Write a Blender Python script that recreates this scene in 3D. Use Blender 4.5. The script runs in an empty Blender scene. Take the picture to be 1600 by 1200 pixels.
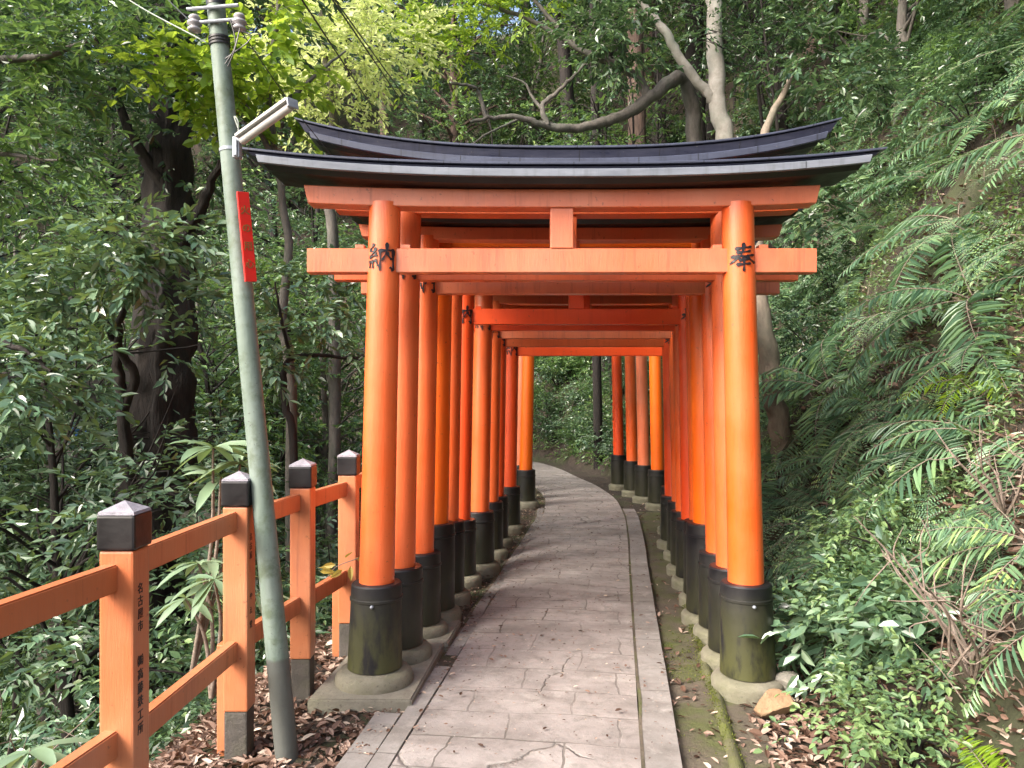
import bpy, bmesh, math, random
import numpy as np
from mathutils import Vector, Matrix

# ---------------------------------------------------------------- camera, world, sun, exposure
scn = bpy.context.scene
col = scn.collection
H_EYE = 1.55
cam_d = bpy.data.cameras.new('camera')
cam_d.sensor_width = 36.0
cam_d.lens = 27.0
cam_d.shift_y = 15.0 / 1600.0
cam_d.clip_end = 500.0
cam_d.clip_start = 0.05
cam = bpy.data.objects.new('camera', cam_d)
col.objects.link(cam)
cam.location = (0, 0, H_EYE)
cam.rotation_euler = (math.radians(90), 0, 0)
scn.camera = cam

SUN_DIR = Vector((-0.72, -0.52, 0.74)).normalized()      # towards the sun
world = bpy.data.worlds.new('World')
scn.world = world
world.use_nodes = True
wn = world.node_tree
bg = wn.nodes['Background']
sky = wn.nodes.new('ShaderNodeTexSky')
sky.sky_type = 'NISHITA'
sky.sun_disc = False
sky.sun_elevation = math.asin(SUN_DIR.z)
sky.sun_rotation = math.atan2(SUN_DIR.x, SUN_DIR.y)
sky.dust_density = 6.0
sky.air_density = 1.0
sky.ozone_density = 0.4
wn.links.new(sky.outputs[0], bg.inputs[0])
bg.inputs[1].default_value = 0.15
sun_d = bpy.data.lights.new('sun', 'SUN')
sun_d.energy = 1.7
sun_d.angle = math.radians(28)
sun_d.color = (1.0, 0.98, 0.96)
sun = bpy.data.objects.new('sun', sun_d)
col.objects.link(sun)
sun.rotation_euler = SUN_DIR.to_track_quat('Z', 'Y').to_euler()
scn.view_settings.view_transform = 'Standard'
scn.view_settings.look = 'None'
scn.view_settings.gamma = 1.0
scn.view_settings.exposure = 1.6
scn.cycles.max_bounces = 10
scn.cycles.diffuse_bounces = 7
scn.cycles.transparent_max_bounces = 8

# ---------------------------------------------------------------- helpers
F = 1200.0
def W(px, py, d):
    """the point of the place at pixel px, py of the 1600 wide photograph, d metres ahead"""
    return Vector(((px - 800.0) * d / F, d, H_EYE + (615.0 - py) * d / F))

def tag(o, label=None, cat=None, group=None, kind=None):
    if label: o['label'] = label
    if cat: o['category'] = cat
    if group: o['group'] = group
    if kind: o['kind'] = kind
    return o

def empty(name, loc=(0, 0, 0), **k):
    o = bpy.data.objects.new(name, None)
    o.empty_display_size = 0.2
    col.objects.link(o)
    o.location = loc
    return tag(o, **k)

class Acc:
    """collects vertices and faces (quads and triangles) for one mesh"""
    def __init__(s):
        s.V, s.Q, s.T, s.n = [], [], [], 0
    def add(s, v, q=None, t=None):
        v = np.asarray(v, dtype=np.float64).reshape(-1, 3)
        if q is not None and len(q): s.Q.append(np.asarray(q, dtype=np.int64).reshape(-1, 4) + s.n)
        if t is not None and len(t): s.T.append(np.asarray(t, dtype=np.int64).reshape(-1, 3) + s.n)
        s.V.append(v); s.n += len(v)
    def mesh(s, name, mat=None, smooth=False):
        me = bpy.data.meshes.new(name)
        V = np.concatenate(s.V) if s.V else np.zeros((0, 3))
        Q = np.concatenate(s.Q) if s.Q else np.zeros((0, 4), dtype=np.int64)
        T = np.concatenate(s.T) if s.T else np.zeros((0, 3), dtype=np.int64)
        me.vertices.add(len(V)); me.vertices.foreach_set('co', V.astype(np.float32).ravel())
        nl = Q.size + T.size
        me.loops.add(nl)
        me.loops.foreach_set('vertex_index', np.concatenate([Q.ravel(), T.ravel()]).astype(np.int32))
        npoly = len(Q) + len(T)
        me.polygons.add(npoly)
        st = np.concatenate([np.arange(len(Q)) * 4, len(Q) * 4 + np.arange(len(T)) * 3]).astype(np.int32)
        me.polygons.foreach_set('loop_start', st)
        me.update(calc_edges=True)
        me.polygons.foreach_set('use_smooth', np.full(npoly, bool(smooth)))
        if mat: me.materials.append(mat)
        me.validate()
        return me
    def build(s, name, mat=None, parent=None, smooth=False, loc=None):
        o = bpy.data.objects.new(name, s.mesh(name, mat, smooth))
        col.objects.link(o)
        if parent: o.parent = parent
        if loc is not None: o.location = loc
        return o

def bm_obj(name, bm, mat, parent=None, smooth=False):
    me = bpy.data.meshes.new(name)
    bm.to_mesh(me); bm.free()
    if smooth:
        for p in me.polygons: p.use_smooth = True
    me.materials.append(mat)
    o = bpy.data.objects.new(name, me)
    col.objects.link(o)
    if parent: o.parent = parent
    return o

def bevel_box(x0, x1, y0, y1, z0, z1, b=0.006, seg=2):
    bm = bmesh.new()
    bmesh.ops.create_cube(bm, size=1.0)
    for v in bm.verts:
        v.co = Vector((x0 if v.co.x < 0 else x1, y0 if v.co.y < 0 else y1, z0 if v.co.z < 0 else z1))
    if b: bmesh.ops.bevel(bm, geom=list(bm.edges), offset=b, segments=seg, affect='EDGES', profile=0.6)
    return bm

def join_bm(a, b):
    me = bpy.data.meshes.new('tmp'); b.to_mesh(me); b.free()
    a.from_mesh(me); bpy.data.meshes.remove(me)
    return a

def smooth_by_angle(o, ang=35):
    me = o.data
    for p in me.polygons: p.use_smooth = True
    bm = bmesh.new(); bm.from_mesh(me)
    for e in bm.edges:
        if len(e.link_faces) == 2 and e.calc_face_angle(0) > math.radians(ang): e.smooth = False
    bm.to_mesh(me); bm.free()

def lathe(profile, seg=40, axis=None):
    """profile: (r, z) list; axis(z) -> (x, y) shift"""
    A = Acc(); P = []
    for r, z in profile:
        cx, cy = axis(z) if axis else (0, 0)
        a = np.linspace(0, 2 * np.pi, seg, endpoint=False)
        P.append(np.stack([cx + r * np.cos(a), cy + r * np.sin(a), np.full(seg, z)], 1))
    n = len(profile); q = []
    for i in range(n - 1):
        for j in range(seg):
            k = (j + 1) % seg
            q.append((i * seg + j, i * seg + k, (i + 1) * seg + k, (i + 1) * seg + j))
    A.add(np.concatenate(P), q)
    return A

def tube(acc, pts, rad, seg=7, rough=0.0, rng=None, cap=True):
    pts = np.asarray(pts, float); n = len(pts)
    rad = np.broadcast_to(np.asarray(rad, float), (n,))
    t = np.gradient(pts, axis=0); t /= np.linalg.norm(t, axis=1)[:, None] + 1e-9
    ref = np.array([0.0, 1.0, 0.0]) if abs(t[:, 1]).mean() < 0.85 else np.array([1.0, 0, 0])
    u = np.cross(t, ref); u /= np.linalg.norm(u, axis=1)[:, None] + 1e-9
    v = np.cross(t, u)
    a = np.linspace(0, 2 * np.pi, seg, endpoint=False)
    R = rad[:, None] * np.ones(seg)[None]
    if rough and rng is not None:
        lobes = 1 + rough * rng.standard_normal(seg)[None] * 0.7 + rough * rng.standard_normal((n, seg)) * 0.5
        R = R * np.clip(lobes, 0.6, 1.5)
    P = pts[:, None] + R[..., None] * (np.cos(a)[None, :, None] * u[:, None] + np.sin(a)[None, :, None] * v[:, None])
    i = np.arange(n - 1)[:, None] * seg; j = np.arange(seg)[None]; k = (j + 1) % seg
    q = np.stack([i + j, i + k, i + seg + k, i + seg + j], -1).reshape(-1, 4)
    acc.add(P.reshape(-1, 3), q)
    if cap:
        V = np.concatenate([P[-1], pts[-1:]]); tt = [(jj, (jj + 1) % seg, seg) for jj in range(seg)]
        acc.add(V, None, tt)

def spline(ctrl, n):
    """Catmull-Rom through control points"""
    c = np.asarray([tuple(p) for p in ctrl], float)
    if len(c) == 2: return c[0] + (c[1] - c[0]) * np.linspace(0, 1, n)[:, None]
    c = np.concatenate([2 * c[:1] - c[1:2], c, 2 * c[-1:] - c[-2:-1]])
    out = []
    m = len(c) - 3
    for s in np.linspace(0, m - 1e-6, n):
        i = int(s); t = s - i
        p0, p1, p2, p3 = c[i:i + 4]
        out.append(0.5 * (2 * p1 + (p2 - p0) * t + (2 * p0 - 5 * p1 + 4 * p2 - p3) * t * t + (3 * p1 - p0 - 3 * p2 + p3) * t ** 3))
    return np.array(out)

# ---------------------------------------------------------------- materials
class NT:
    def __init__(s, name):
        s.m = bpy.data.materials.new(name); s.m.use_nodes = True
        s.t = s.m.node_tree; s.b = s.t.nodes['Principled BSDF']; s.out = s.t.nodes['Material Output']
    def n(s, typ, **k):
        x = s.t.nodes.new(typ)
        for a, v in k.items():
            if a.startswith('i_'):
                key = a[2:]
                x.inputs[int(key) if key.isdigit() else key.replace('_', ' ')].default_value = v
            else: setattr(x, a, v)
        return x
    def l(s, a, b): s.t.links.new(a, b)
    def ramp(s, fac, stops):
        r = s.n('ShaderNodeValToRGB'); e = r.color_ramp.elements
        while len(e) < len(stops): e.new(0.5)
        for el, (p, c) in zip(e, stops):
            el.position = p; el.color = (c, c, c, 1) if isinstance(c, (int, float)) else (*c, 1)
        s.l(fac, r.inputs[0]); return r.outputs[0]
    def mix(s, fac, a, b, mode='MIX'):
        x = s.n('ShaderNodeMix', data_type='RGBA', blend_type=mode)
        for i, v in ((0, fac), (6, a), (7, b)):
            if isinstance(v, (int, float)): x.inputs[i].default_value = v
            elif isinstance(v, tuple): x.inputs[i].default_value = (*v, 1)
            else: s.l(v, x.inputs[i])
        return x.outputs[2]
    def math(s, op, a, b=0.0):
        x = s.n('ShaderNodeMath', operation=op)
        for i, v in ((0, a), (1, b)):
            if isinstance(v, (int, float)): x.inputs[i].default_value = v
            else: s.l(v, x.inputs[i])
        return x.outputs[0]
    def coord(s, which='Object', scale=None):
        c = s.n('ShaderNodeTexCoord').outputs[which]
        if scale:
            mp = s.n('ShaderNodeMapping'); mp.inputs['Scale'].default_value = scale
            s.l(c, mp.inputs[0]); c = mp.outputs[0]
        return c
    def noise(s, co, scale, detail=4, rough=0.55, dist=0.0):
        x = s.n('ShaderNodeTexNoise'); x.inputs['Scale'].default_value = scale
        x.inputs['Detail'].default_value = detail; x.inputs['Roughness'].default_value = rough
        x.inputs['Distortion'].default_value = dist
        s.l(co, x.inputs['Vector']); return x.outputs[0]
    def bump(s, h, strength=0.3, dist=0.02):
        x = s.n('ShaderNodeBump'); x.inputs['Strength'].default_value = strength; x.inputs['Distance'].default_value = dist
        s.l(h, x.inputs['Height']); s.l(x.outputs[0], s.b.inputs['Normal'])
    def base(s, c):
        if isinstance(c, tuple): s.b.inputs['Base Color'].default_value = (*c, 1)
        else: s.l(c, s.b.inputs['Base Color'])
    def rough(s, r):
        if isinstance(r, (int, float)): s.b.inputs['Roughness'].default_value = r
        else: s.l(r, s.b.inputs['Roughness'])

def paint(name, c, faded, rough=0.42, dirt=0.5, grain=(3, 3, 26), k=0.82):
    """weathered lacquer: fading in large patches, dirt streaks running down, fine wood grain in the bump"""
    c = tuple(v * k for v in c); faded = tuple(v * k for v in faded)
    t = NT(name)
    co = t.coord('Object')
    big = t.noise(co, 1.7, 5)
    f = t.ramp(big, [(0.35, 0.0), (0.7, 1.0)])
    cc = t.mix(f, c, faded)
    streak = t.noise(t.coord('Object', (grain[0] * 4, grain[1] * 4, 0.7)), 2.2, 6, 0.65)
    sm = t.ramp(streak, [(0.56, 0.0), (0.80, dirt)])
    cc = t.mix(sm, cc, (c[0] * 0.35, c[1] * 0.40, c[2] * 0.6))
    gr = t.noise(t.coord('Object', (1.2, 1.2, 0.5)), 3.4, 8, 0.7); gm = t.ramp(gr, [(0.50, 0.0), (0.70, dirt * 0.45)])
    cc = t.mix(gm, cc, (c[0] * 0.55, c[1] * 0.60, c[2] * 1.2))
    spots = t.noise(co, 38, 3, 0.6)
    sp = t.ramp(spots, [(0.66, 0.0), (0.74, 0.6)])
    cc = t.mix(sp, cc, (0.10, 0.045, 0.02))
    t.b.inputs['Coat Weight'].default_value = 0.45; t.b.inputs['Coat Roughness'].default_value = 0.28
    t.base(cc)
    t.rough(t.ramp(streak, [(0.3, rough - 0.08), (0.8, rough + 0.2)]))
    t.bump(t.noise(t.coord('Object', (grain[0] * 9, grain[1] * 9, 3)), 4, 6, 0.65), 0.22, 0.012)
    return t.m

M = {}
M['orange'] = paint('vermilion_paint', (0.80, 0.105, 0.010), (0.82, 0.175, 0.055), 0.33, 0.35, (3, 3, 26), 0.90)
M['orange_faded'] = paint('vermilion_paint_faded', (0.74, 0.165, 0.06), (0.78, 0.25, 0.13), 0.42, 0.75, (2.4, 2.4, 20))
M['orange_brown'] = paint('vermilion_paint_old', (0.68, 0.105, 0.016), (0.74, 0.155, 0.045), 0.50, 0.5, (3, 3, 26), 0.92)
M['orange_bright'] = paint('vermilion_paint_new', (0.90, 0.135, 0.004), (0.93, 0.17, 0.006), 0.36, 0.15)
M['red'] = paint('vermilion_paint_red', (0.72, 0.060, 0.007), (0.75, 0.090, 0.016), 0.40, 0.25, (3, 3, 26), 1.0)
M['fence'] = paint('fence_paint', (0.56, 0.155, 0.05), (0.66, 0.27, 0.13), 0.5, 0.8, (4, 4, 20))

def m_black(name, c=(0.005, 0.005, 0.007), moss=0.0, rough=0.38):
    t = NT(name); co = t.coord('Object')
    n1 = t.noise(co, 5, 5, 0.6); cc = t.mix(t.ramp(n1, [(0.4, 0.0), (0.75, 0.6)]), c, (0.011, 0.0105, 0.012))
    if moss:
        n2 = t.noise(t.coord('Object', (5, 5, 1.8)), 2.2, 7, 0.65)
        z = t.n('ShaderNodeSeparateXYZ'); t.l(co, z.inputs[0])
        hz = t.ramp(z.outputs[2], [(0.0, 1.0), (0.42, 0.25), (0.52, 0.0)])
        mm = t.math('MULTIPLY', t.ramp(n2, [(0.36, 0.0), (0.52, 1.0)]), hz)
        cc = t.mix(t.math('MULTIPLY', mm, moss), cc, (0.065, 0.068, 0.020))
    t.base(cc); t.rough(t.ramp(n1, [(0.3, rough - 0.1), (0.8, rough + 0.25)]))
    t.bump(t.noise(co, 26, 4), 0.15, 0.01)
    return t.m
M['black'] = m_black('black_lacquer')
M['sleeve'] = m_black('black_sleeve', moss=0.35)
M['sleeve_moss'] = m_black('mossy_sleeve', moss=1.0, rough=0.5)
M['roof_black'] = m_black('roof_black', (0.004, 0.004, 0.006), rough=0.45)
M['ink'] = m_black('inscription_black', (0.008, 0.006, 0.011), rough=0.4)

def m_metal(name, c, c2, rough=0.4, metallic=0.0, seam=0.0):
    t = NT(name); co = t.coord('Object', (0.6, 4, 4))
    n = t.noise(co, 6, 5, 0.65); cc = t.mix(t.ramp(n, [(0.35, 0.0), (0.72, 1.0)]), c, c2)
    if seam:
        x = t.n('ShaderNodeSeparateXYZ'); t.l(t.coord('Object'), x.inputs[0])
        f = t.math('FRACT', t.math('ADD', t.math('DIVIDE', x.outputs[0], seam), t.math('MULTIPLY', x.outputs[1], 0.8)))
        cc = t.mix(t.math('MULTIPLY', t.math('LESS_THAN', f, 0.006 / seam), 0.8), cc, (0.01, 0.01, 0.012))
        sp = t.noise(t.coord('Object'), 55, 3, 0.7); cc = t.mix(t.ramp(sp, [(0.66, 0.0), (0.72, 0.5)]), cc, (0.20, 0.19, 0.17))
        st = t.noise(t.coord('Object', (9, 2, 1)), 3, 5, 0.6); cc = t.mix(t.ramp(st, [(0.52, 0.0), (0.75, 0.6)]), cc, (c[0] * 0.35, c[1] * 0.35, c[2] * 0.32))
    t.base(cc)
    t.b.inputs['Metallic'].default_value = metallic
    t.rough(t.ramp(n, [(0.3, rough - 0.1), (0.8, rough + 0.15)])); t.bump(t.noise(t.coord(), 12, 3), 0.1, 0.01)
    return t.m
M['fascia'] = m_metal('pale_roof_edge', (0.20, 0.22, 0.26), (0.11, 0.125, 0.155), 0.38, 0, 7.0)
M['fascia_blue'] = m_metal('blue_roof_edge', (0.060, 0.068, 0.105), (0.03, 0.034, 0.055), 0.34, 0, 0.33)
M['cap_blue'] = m_metal('blue_black_roof_cap', (0.018, 0.021, 0.042), (0.035, 0.038, 0.065), 0.36, 0, 0.45)
M['lamp_white'] = m_metal('lamp_enamel', (0.46, 0.46, 0.45), (0.36, 0.36, 0.35), 0.45)
M['galv'] = m_metal('galvanised_steel', (0.33, 0.36, 0.40), (0.22, 0.24, 0.28), 0.45, 0.3)
M['ceramic'] = m_metal('porcelain', (0.36, 0.35, 0.37), (0.24, 0.23, 0.24), 0.3)
M['wire'] = m_metal('wire_black', (0.015, 0.015, 0.017), (0.03, 0.03, 0.03), 0.5)
M['wire_pale'] = m_metal('wire_pale', (0.30, 0.33, 0.30), (0.22, 0.25, 0.22), 0.5)
M['sign_red'] = m_metal('red_sign_paint', (0.72, 0.018, 0.012), (0.62, 0.02, 0.014), 0.45)
M['gold'] = m_metal('worn_gold', (0.30, 0.12, 0.035), (0.22, 0.07, 0.02), 0.5)
M['tarp'] = m_metal('blue_sheet', (0.02, 0.14, 0.55), (0.03, 0.2, 0.6), 0.4)

def m_pole():
    t = NT('green_grey_pole'); co = t.coord('Object')
    n = t.noise(t.coord('Object', (9, 9, 1.2)), 1.5, 6, 0.62)
    cc = t.mix(t.ramp(n, [(0.32, 0.0), (0.68, 1.0)]), (0.105, 0.15, 0.118), (0.19, 0.24, 0.215))
    n2 = t.noise(co, 9, 5, 0.7)
    cc = t.mix(t.ramp(n2, [(0.50, 0.0), (0.66, 0.8)]), cc, (0.075, 0.105, 0.06))
    n3 = t.noise(co, 60, 2); cc = t.mix(t.ramp(n3, [(0.68, 0.0), (0.74, 0.6)]), cc, (0.05, 0.05, 0.04))
    z = t.n('ShaderNodeSeparateXYZ'); t.l(co, z.inputs[0])
    cc = t.mix(t.ramp(t.math('ADD', z.outputs[2], t.math('MULTIPLY', n2, 0.05)), [(0.475, 0.85), (0.485, 0.0)]), cc, (0.085, 0.085, 0.08))
    t.base(cc); t.rough(0.6); t.bump(t.noise(co, 30, 5), 0.25, 0.01)
    return t.m
M['pole'] = m_pole()

def m_stone(name, a, b, moss=(0.10, 0.11, 0.05), mo=0.5, sc=7):
    t = NT(name); co = t.coord('Object')
    n = t.noise(co, sc, 8, 0.65); cc = t.mix(t.ramp(n, [(0.3, 0.0), (0.7, 1.0)]), a, b)
    n2 = t.noise(co, sc * 0.5, 5, 0.6, 0.5); cc = t.mix(t.ramp(n2, [(0.48, 0.0), (0.68, mo)]), cc, moss)
    n3 = t.noise(co, sc * 9, 3, 0.7); cc = t.mix(t.ramp(n3, [(0.6, 0.0), (0.72, 0.6)]), cc, (0.04, 0.037, 0.03))
    t.base(cc); t.rough(0.85); t.bump(t.noise(co, sc * 4, 8, 0.7), 0.5, 0.02)
    return t.m
M['ring'] = m_stone('base_concrete', (0.13, 0.12, 0.09), (0.23, 0.215, 0.165))
M['plinth'] = m_stone('plinth_concrete', (0.16, 0.148, 0.12), (0.26, 0.245, 0.20), mo=0.35)
M['rock'] = m_stone('tan_rock', (0.22, 0.13, 0.07), (0.36, 0.24, 0.14), mo=0.4)
M['rock_grey'] = m_stone('grey_rock', (0.14, 0.13, 0.11), (0.25, 0.24, 0.21), mo=0.6)
M['moss_kerb'] = m_stone('mossy_kerb', (0.06, 0.06, 0.028), (0.12, 0.12, 0.06), (0.095, 0.115, 0.02), 1.0)
M['foot'] = m_stone('post_foot', (0.055, 0.05, 0.045), (0.10, 0.09, 0.08), (0.06, 0.065, 0.03), 0.5, 9)
M['postcap'] = m_stone('post_cap_top', (0.20, 0.19, 0.22), (0.34, 0.33, 0.38), (0.05, 0.05, 0.055), 0.6, 14)
M['old_board'] = m_stone('old_grey_boards', (0.10, 0.085, 0.075), (0.20, 0.18, 0.165), (0.05, 0.045, 0.04), 0.7, 5)

def m_path(name='path_slabs', bw=0.52, rh=0.30, ca=(0.212, 0.190, 0.178), cb=(0.355, 0.324, 0.305), warp=(0.15, 0.07, 0), crk=1.0):
    """worn concrete slabs: joints and cracks from the UV map (u across, v along, both in metres)"""
    t = NT(name); uv = t.coord('UV')
    w1 = t.n('ShaderNodeTexNoise'); w1.inputs['Scale'].default_value = 2.2; w1.inputs['Detail'].default_value = 6; t.l(uv, w1.inputs['Vector'])
    add = t.n('ShaderNodeVectorMath', operation='MULTIPLY_ADD'); t.l(w1.outputs['Color'], add.inputs[0])
    add.inputs[1].default_value = warp; t.l(uv, add.inputs[2])
    br = t.n('ShaderNodeTexBrick'); br.offset = 0.45; br.squash = 1.0
    br.inputs['Scale'].default_value = 1.0; br.inputs['Mortar Size'].default_value = 0.006; br.inputs['Mortar Smooth'].default_value = 0.3
    br.inputs['Brick Width'].default_value = bw; br.inputs['Row Height'].default_value = rh
    br.inputs['Color1'].default_value = (0.38, 0.38, 0.38, 1); br.inputs['Color2'].default_value = (0.60, 0.60, 0.60, 1); br.inputs['Mortar'].default_value = (0.5, 0.5, 0.5, 1)
    t.l(add.outputs[0], br.inputs['Vector'])
    # where the joints are worn away
    wear = t.ramp(t.noise(uv, 1.3, 4), [(0.40, 1.0), (0.60, 0.22)])
    joint = t.math('MULTIPLY', br.outputs['Fac'], wear)
    # cracks
    w2 = t.n('ShaderNodeTexNoise'); w2.inputs['Scale'].default_value = 5; w2.inputs['Detail'].default_value = 5; t.l(uv, w2.inputs['Vector'])
    ad2 = t.n('ShaderNodeVectorMath', operation='MULTIPLY_ADD'); t.l(w2.outputs['Color'], ad2.inputs[0]); ad2.inputs[1].default_value = (0.22, 0.22, 0); t.l(uv, ad2.inputs[2])
    vo = t.n('ShaderNodeTexVoronoi', feature='DISTANCE_TO_EDGE'); vo.inputs['Scale'].default_value = 1.15; t.l(ad2.outputs[0], vo.inputs['Vector'])
    cr = t.ramp(vo.outputs['Distance'], [(0.0, 1.0), (0.010, 0.0)])
    cr = t.math('MULTIPLY', t.math('MULTIPLY', cr, crk), t.ramp(t.noise(uv, 0.9, 2), [(0.50, 0.0), (0.56, 1.0)]))
    line = t.math('MAXIMUM', joint, cr)
    n = t.noise(uv, 3.2, 8, 0.68)
    cc = t.mix(t.ramp(n, [(0.3, 0.0), (0.7, 1.0)]), ca, cb)
    cc = t.mix(0.35, cc, br.outputs['Color'], 'OVERLAY')
    band = t.noise(t.coord('UV', (0.6, 3.5, 1)), 1.0, 5, 0.6)
    cc = t.mix(t.ramp(band, [(0.48, 0.0), (0.72, 0.55)]), cc, (0.11, 0.096, 0.084))
    mo = t.noise(uv, 9, 7, 0.75, 0.4); cc = t.mix(t.ramp(mo, [(0.50, 0.0), (0.66, 0.5)]), cc, (0.12, 0.112, 0.098))
    mo2 = t.noise(uv, 5, 6, 0.7, 0.3); cc = t.mix(t.ramp(mo2, [(0.56, 0.0), (0.68, 0.45)]), cc, (0.42, 0.40, 0.37))
    sp = t.noise(uv, 70, 3, 0.7); cc = t.mix(t.ramp(sp, [(0.62, 0.0), (0.74, 0.55)]), cc, (0.07, 0.055, 0.045))
    sp2 = t.noise(uv, 42, 2, 0.6); cc = t.mix(t.ramp(sp2, [(0.72, 0.0), (0.76, 0.6)]), cc, (0.55, 0.52, 0.48))
    cc = t.mix(t.math('MULTIPLY', line, 0.68), cc, (0.055, 0.048, 0.036))
    t.base(cc); t.rough(0.8)
    h = t.math('SUBTRACT', t.math('MULTIPLY', t.noise(uv, 22, 8, 0.7), 0.5), t.math('MULTIPLY', line, 1.2))
    t.bump(h, 0.5, 0.02)
    return t.m
M['path'] = m_path()
M['kerb'] = m_path('kerb_concrete', 4.0, 0.86, (0.18, 0.168, 0.157), (0.29, 0.275, 0.26), (0.05, 0.05, 0), 0.0)

def m_ground():
    t = NT('forest_soil'); co = t.coord('Object')
    n = t.noise(co, 3.0, 8, 0.7); cc = t.mix(t.ramp(n, [(0.3, 0.0), (0.7, 1.0)]), (0.022, 0.016, 0.012), (0.060, 0.044, 0.033))
    n1 = t.noise(co, 16, 6, 0.7); cc = t.mix(t.ramp(n1, [(0.5, 0.0), (0.68, 0.6)]), cc, (0.10, 0.072, 0.055))
    n2 = t.noise(co, 1.1, 5, 0.6); cc = t.mix(t.ramp(n2, [(0.48, 0.0), (0.62, 0.8)]), cc, (0.05, 0.065, 0.022))
    t.base(cc); t.rough(0.95); t.bump(t.noise(co, 14, 10, 0.75), 0.9, 0.05)
    return t.m
M['soil'] = m_ground()
def m_gutter():
    t = NT('mossy_mud'); co = t.coord('Object')
    n = t.noise(co, 4.0, 8, 0.7); cc = t.mix(t.ramp(n, [(0.3, 0.0), (0.7, 1.0)]), (0.060, 0.050, 0.035), (0.13, 0.108, 0.078))
    n2 = t.noise(co, 2.3, 6, 0.65); cc = t.mix(t.ramp(n2, [(0.45, 0.0), (0.63, 0.9)]), cc, (0.075, 0.095, 0.02))
    t.base(cc); t.rough(0.9); t.bump(t.noise(co, 30, 8, 0.7), 0.6, 0.03)
    return t.m
M['gutter'] = m_gutter()

def m_leaf(name, stops, trans=0.30, tcol=(0.30, 0.42, 0.05), rough=0.36, clump=2.0, spec=0.5, wr=0.62, wn_=0.62):
    t = NT(name)
    g = t.n('ShaderNodeNewGeometry'); oi = t.n('ShaderNodeObjectInfo')
    nz = t.noise(t.coord('Object'), clump, 3)
    f = t.math('ADD', t.math('MULTIPLY', g.outputs['Random Per Island'], wr), t.math('SUBTRACT', t.math('MULTIPLY', nz, wn_), 0.10 if wn_ > 0.3 else 0.0))
    f = t.math('ADD', f, t.math('MULTIPLY', t.math('SUBTRACT', oi.outputs['Random'], 0.5), 0.28))
    c = t.ramp(f, stops)
    t.base(c); t.rough(rough); t.b.inputs['Specular IOR Level'].default_value = spec
    if trans:
        tr = t.n('ShaderNodeBsdfTranslucent')
        t.l(t.mix(0.65, c, tcol), tr.inputs[0])
        mx = t.n('ShaderNodeMixShader'); mx.inputs[0].default_value = trans
        t.l(t.b.outputs[0], mx.inputs[1]); t.l(tr.outputs[0], mx.inputs[2]); t.l(mx.outputs[0], t.out.inputs[0])
    return t.m
M['leaf_dark'] = m_leaf('dark_evergreen_leaf', [(0.15, (0.014, 0.032, 0.019)), (0.5, (0.042, 0.086, 0.045)), (0.78, (0.105, 0.18, 0.085)), (0.97, (0.21, 0.30, 0.13))], 0.2, (0.2, 0.36, 0.1), rough=0.27, spec=0.65)
M['leaf_mid'] = m_leaf('green_leaf', [(0.15, (0.020, 0.050, 0.022)), (0.5, (0.056, 0.125, 0.045)), (0.78, (0.14, 0.25, 0.075)), (0.97, (0.28, 0.40, 0.11))], 0.3, (0.26, 0.42, 0.08), rough=0.3, spec=0.6)
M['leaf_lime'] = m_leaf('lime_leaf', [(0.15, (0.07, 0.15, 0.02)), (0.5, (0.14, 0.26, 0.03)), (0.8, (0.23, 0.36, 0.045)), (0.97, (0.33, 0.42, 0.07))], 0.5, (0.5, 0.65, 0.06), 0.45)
M['leaf_painted_sun'] = m_leaf('painted_sunlight_leaf', [(0.15, (0.34, 0.46, 0.12)), (0.5, (0.55, 0.65, 0.24)), (0.9, (0.75, 0.80, 0.48))], 0.5, (0.75, 0.8, 0.3), 0.45)  # sunlight on the far lime crown painted in as very pale leaf colour
M['leaf_light'] = m_leaf('light_green_leaf', [(0.15, (0.045, 0.095, 0.045)), (0.5, (0.105, 0.19, 0.09)), (0.85, (0.22, 0.33, 0.13))], 0.3, rough=0.35)
M['leaf_gloss'] = m_leaf('glossy_blue_green_leaf', [(0.15, (0.034, 0.072, 0.046)), (0.5, (0.09, 0.17, 0.10)), (0.85, (0.20, 0.30, 0.18))], 0.18, rough=0.26, spec=0.85)
M['leaf_big'] = m_leaf('large_grey_green_leaf', [(0.2, (0.14, 0.22, 0.13)), (0.8, (0.28, 0.38, 0.24))], 0.2, rough=0.3, spec=0.7)
M['fern'] = m_leaf('fern_green', [(0.12, (0.050, 0.11, 0.070)), (0.42, (0.105, 0.20, 0.12)), (0.75, (0.20, 0.33, 0.17)), (1.0, (0.38, 0.50, 0.17))], 0.25, (0.25, 0.45, 0.12), 0.36, spec=0.6)
M['fern_lime'] = m_leaf('fern_lime', [(0.2, (0.15, 0.27, 0.02)), (0.8, (0.25, 0.38, 0.03))], 0.4, (0.5, 0.65, 0.05), 0.45)
M['moss'] = m_leaf('moss_green', [(0.2, (0.05, 0.06, 0.012)), (0.6, (0.095, 0.115, 0.018)), (0.9, (0.15, 0.17, 0.035))], 0.1, (0.3, 0.35, 0.05), 0.8, 6.0, 0.2)
M['leaf_yellow'] = m_leaf('yellow_leaf', [(0.2, (0.35, 0.30, 0.06)), (0.8, (0.45, 0.40, 0.12))], 0.4, (0.6, 0.5, 0.1), 0.5)
M['litter'] = m_leaf('dead_leaf', [(0.12, (0.045, 0.024, 0.016)), (0.4, (0.13, 0.075, 0.052)), (0.65, (0.23, 0.15, 0.115)), (0.85, (0.34, 0.25, 0.20)), (0.98, (0.50, 0.43, 0.35))], 0.1, (0.3, 0.15, 0.06), 0.6, 4.0, 0.3, 0.95, 0.12)

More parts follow.
